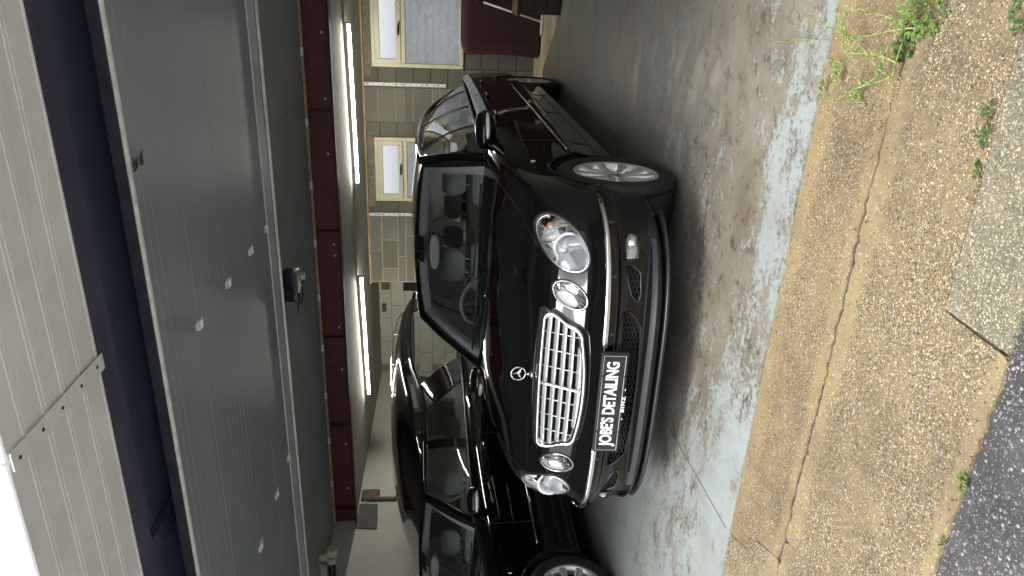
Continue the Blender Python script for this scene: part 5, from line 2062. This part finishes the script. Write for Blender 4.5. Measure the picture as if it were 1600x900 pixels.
ST = [
    [(-0.057, 1.903, 0.01), (-0.075, 1.995, 0.05), (-0.095, 2.084, 0.07), (-0.105, 2.229, 0.07), (-0.123, 2.412, 0.06), (-0.14, 2.677, 0.05)],
    [(-0.086, 1.927, 0.01), (-0.156, 1.901, 0.03), (-0.183, 1.919, 0.04), (-0.232, 2.027, 0.05), (-0.267, 2.12, 0.05), (-0.307, 2.284, 0.04), (-0.336, 2.439, 0.03)],
    [(-0.148, 1.905, 0.03), (-0.126, 1.988, 0.06), (-0.14, 2.083, 0.07), (-0.096, 2.094, 0.08), (-0.075, 2.184, 0.08), (-0.039, 2.354, 0.08)],
    [(-0.183, 1.919, 0.04), (-0.151, 1.962, 0.06), (-0.114, 2.059, 0.06), (-0.165, 2.108, 0.05), (-0.162, 2.238, 0.04)],
    [(-0.162, 2.238, 0.04), (-0.198, 2.186, 0.03), (-0.215, 2.198, 0.03), (-0.233, 2.189, 0.02)],
    [(-0.232, 2.027, 0.05), (-0.256, 2.069, 0.03), (-0.28, 2.047, 0.01)],
    [(-0.095, 2.084, 0.07), (-0.046, 2.134, 0.09), (0.006, 2.152, 0.1)],
    [(-0.229, 2.233, 0.04), (-0.254, 2.274, 0.03), (-0.283, 2.268, 0.02)],
    [(-0.105, 1.95, 0.03), (-0.20, 1.965, 0.05), (-0.21, 2.05, 0.04), (-0.19, 2.10, 0.03)],
    [(-0.05, 1.92, 0.02), (-0.02, 2.03, 0.07), (-0.03, 2.13, 0.09)]]
wd = empty('trailing_weed', (0, 0, 0), 'pale green trailing weed sprawling from the apron crack over the floor edge', 'weed')
rr = random.Random(5)
lf = MB()
bu = MB()
for i, pts in enumerate(ST):
    pth = stem_path(pts, i + 1)
    n = len(pth)
    MB().tube(pth, [lerp(0.0026, 0.0012, k / (n - 1)) for k in range(n)], 5).build('stem', M['stem'], wd, True)
    for k in range(1, n):
        f_ = (1 - k / n)
        for _ in range(4 if rr.random() < 0.45 + 0.55 * f_ else 1):
            if rr.random() < 0.75:
                leaf(lf, pth[k], (rr.uniform(-1, 1), rr.uniform(-1, 1), rr.uniform(-0.1, 0.6)), rr.uniform(0.010, 0.022) * (0.6 + 0.5 * f_), rr.uniform(0.0015, 0.0032), rr)
        if rr.random() < 0.22:
            c_ = Vector(pth[k]) + Vector((rr.uniform(-.005, .005), rr.uniform(-.005, .005), 0.006))
            bu.lathe([(0, -0.004), (0.0035, 0.0), (0.002, 0.004), (0, 0.005)], 6, 'Z', c_)
tag(lf.build('leaves', M['leaf'], wd, fix=False), kind='stuff')
tag(bu.build('buds', M['stem'], wd, True), kind='stuff')


def clump(name, label, cx, cy, sx_, sy, h, nl, big, mat, seed, cat='weed', group=None):
    rr = random.Random(seed)
    t_ = empty(name, (cx, cy, 0), label, cat, group)
    mb, st_ = MB(), MB()
    for _ in range(nl):
        a, q = rr.uniform(0, 6.28), rr.random() ** 0.6
        x, y = sx_ * q * math.cos(a), sy * q * math.sin(a)
        z = rr.uniform(0.003, h) * (1.15 - q)
        st_.tube([(x * 0.25, y * 0.25, 0.0), (x * 0.7, y * 0.7, z * 0.8), (x, y, z)], 0.0011, 4) if rr.random() < 0.35 else None
        for _k in range(3):
            leaf(mb, (x, y, z), (math.cos(a) + rr.uniform(-1, 1), math.sin(a) + rr.uniform(-1, 1), rr.uniform(-0.25, 0.7)), big * rr.uniform(0.6, 1.2), big * rr.uniform(0.22, 0.38), rr)
    tag(mb.build('leaves', mat, t_, fix=False), kind='stuff')
    if st_.v:
        tag(st_.build('stems', M['stem_red'], t_), kind='stuff')
    return t_


clump('leafy_weed', 'bushy green weed in the apron crack at the top edge of the picture', 0.0, 1.872, 0.080, 0.085, 0.075, 140, 0.0155, M['leaf'], 2)
clump('leafy_weed', 'small darker green weed in the crack right beside the bushy one', -0.105, 1.925, 0.04, 0.035, 0.035, 60, 0.014, M['leaf_dark'], 3)
clump('leafy_weed', 'green weed on the joint of the grey slab at the top right picture corner', -0.0, 1.545, 0.045, 0.026, 0.026, 44, 0.011, M['leaf_dark'], 4)
JG = 'small weeds along the grey slab joint'
clump('weed_tuft', 'dark small weed nearest the top corner on the grey slab joint', -0.215, 1.556, 0.018, 0.012, 0.02, 16, 0.011, M['leaf_dark'], 5, group=JG)
clump('weed_tuft', 'longest dark green weed on the grey slab joint', -0.268, 1.545, 0.028, 0.010, 0.020, 20, 0.010, M['leaf_dark'], 6, group=JG)
clump('weed_tuft', 'bright yellow green weed farthest from the corner on the grey slab joint', -0.352, 1.535, 0.018, 0.010, 0.018, 15, 0.011, M['leaf'], 7, group=JG)
clump('weed_tuft', 'small bright weed on the asphalt edge, the larger of two', -1.062, 1.288, 0.018, 0.012, 0.02, 18, 0.012, M['leaf'], 8, group='small weeds at the asphalt edge')
clump('weed_tuft', 'tiny bright weed on the asphalt edge, the smaller of two', -1.245, 1.284, 0.010, 0.008, 0.014, 9, 0.009, M['leaf'], 9, group='small weeds at the asphalt edge')
gt = empty('grass_tuft', (-0.215, 1.915, 0), 'dry brown green grass tuft in the apron crack', 'grass tuft')
mb = MB()
rr = random.Random(12)
for _ in range(70):
    a, q = rr.uniform(0, 6.28), rr.random()
    x, y = 0.04 * q * math.cos(a), 0.010 * q * math.sin(a)
    L_ = rr.uniform(0.02, 0.05)
    dx, dy = rr.uniform(-0.6, 0.6) * L_, rr.uniform(-0.2, 0.9) * L_
    mb.add([(x - 0.0009, y, 0), (x + 0.0009, y, 0), (x + dx, y + dy, L_ * 0.6)], [(0, 1, 2)])
tag(mb.build('blades', M['stem_red'], gt, fix=False), kind='stuff')

# ---- loose grit and dead leaf bits on the apron and floor edge
rr = random.Random(77)
mb = MB()
for _ in range(420):
    x = rr.uniform(-2.4, 0.15)
    y = rr.choice((rr.uniform(1.3, 2.33), rr.gauss(1.935, 0.05), rr.gauss(2.30, 0.05), rr.gauss(1.30, 0.03)))
    if not 1.28 < y < 2.7:
        continue
    q = rr.uniform(0.0015, 0.0045)
    z = -0.004 if y < 2.33 else 0.0
    a = rr.uniform(0, 3)
    ring = [(x + q * rr.uniform(0.7, 1.2) * math.cos(a + k * 1.047), y + q * rr.uniform(0.7, 1.2) * math.sin(a + k * 1.047), z + q * 0.3) for k in range(6)]
    mb.add(ring + [(x, y, z + q * 0.9), (x, y, z - 0.001)], [(k, (k + 1) % 6, 6) for k in range(6)] + [((k + 1) % 6, k, 7) for k in range(6)])
tag(mb.build('loose_grit', M['pebble']), kind='stuff')
mb = MB()
for _ in range(46):
    x, y = rr.uniform(-1.6, 0.05), rr.choice((rr.gauss(1.94, 0.03), rr.uniform(1.35, 2.5), rr.gauss(2.28, 0.03)))
    leaf(mb, (x, y, 0.002), (rr.uniform(-1, 1), rr.uniform(-1, 1), rr.uniform(0, 0.15)), rr.uniform(0.006, 0.016), rr.uniform(0.0015, 0.004), rr)
tag(mb.build('leaf_litter', M['litter'], fix=False), kind='stuff')
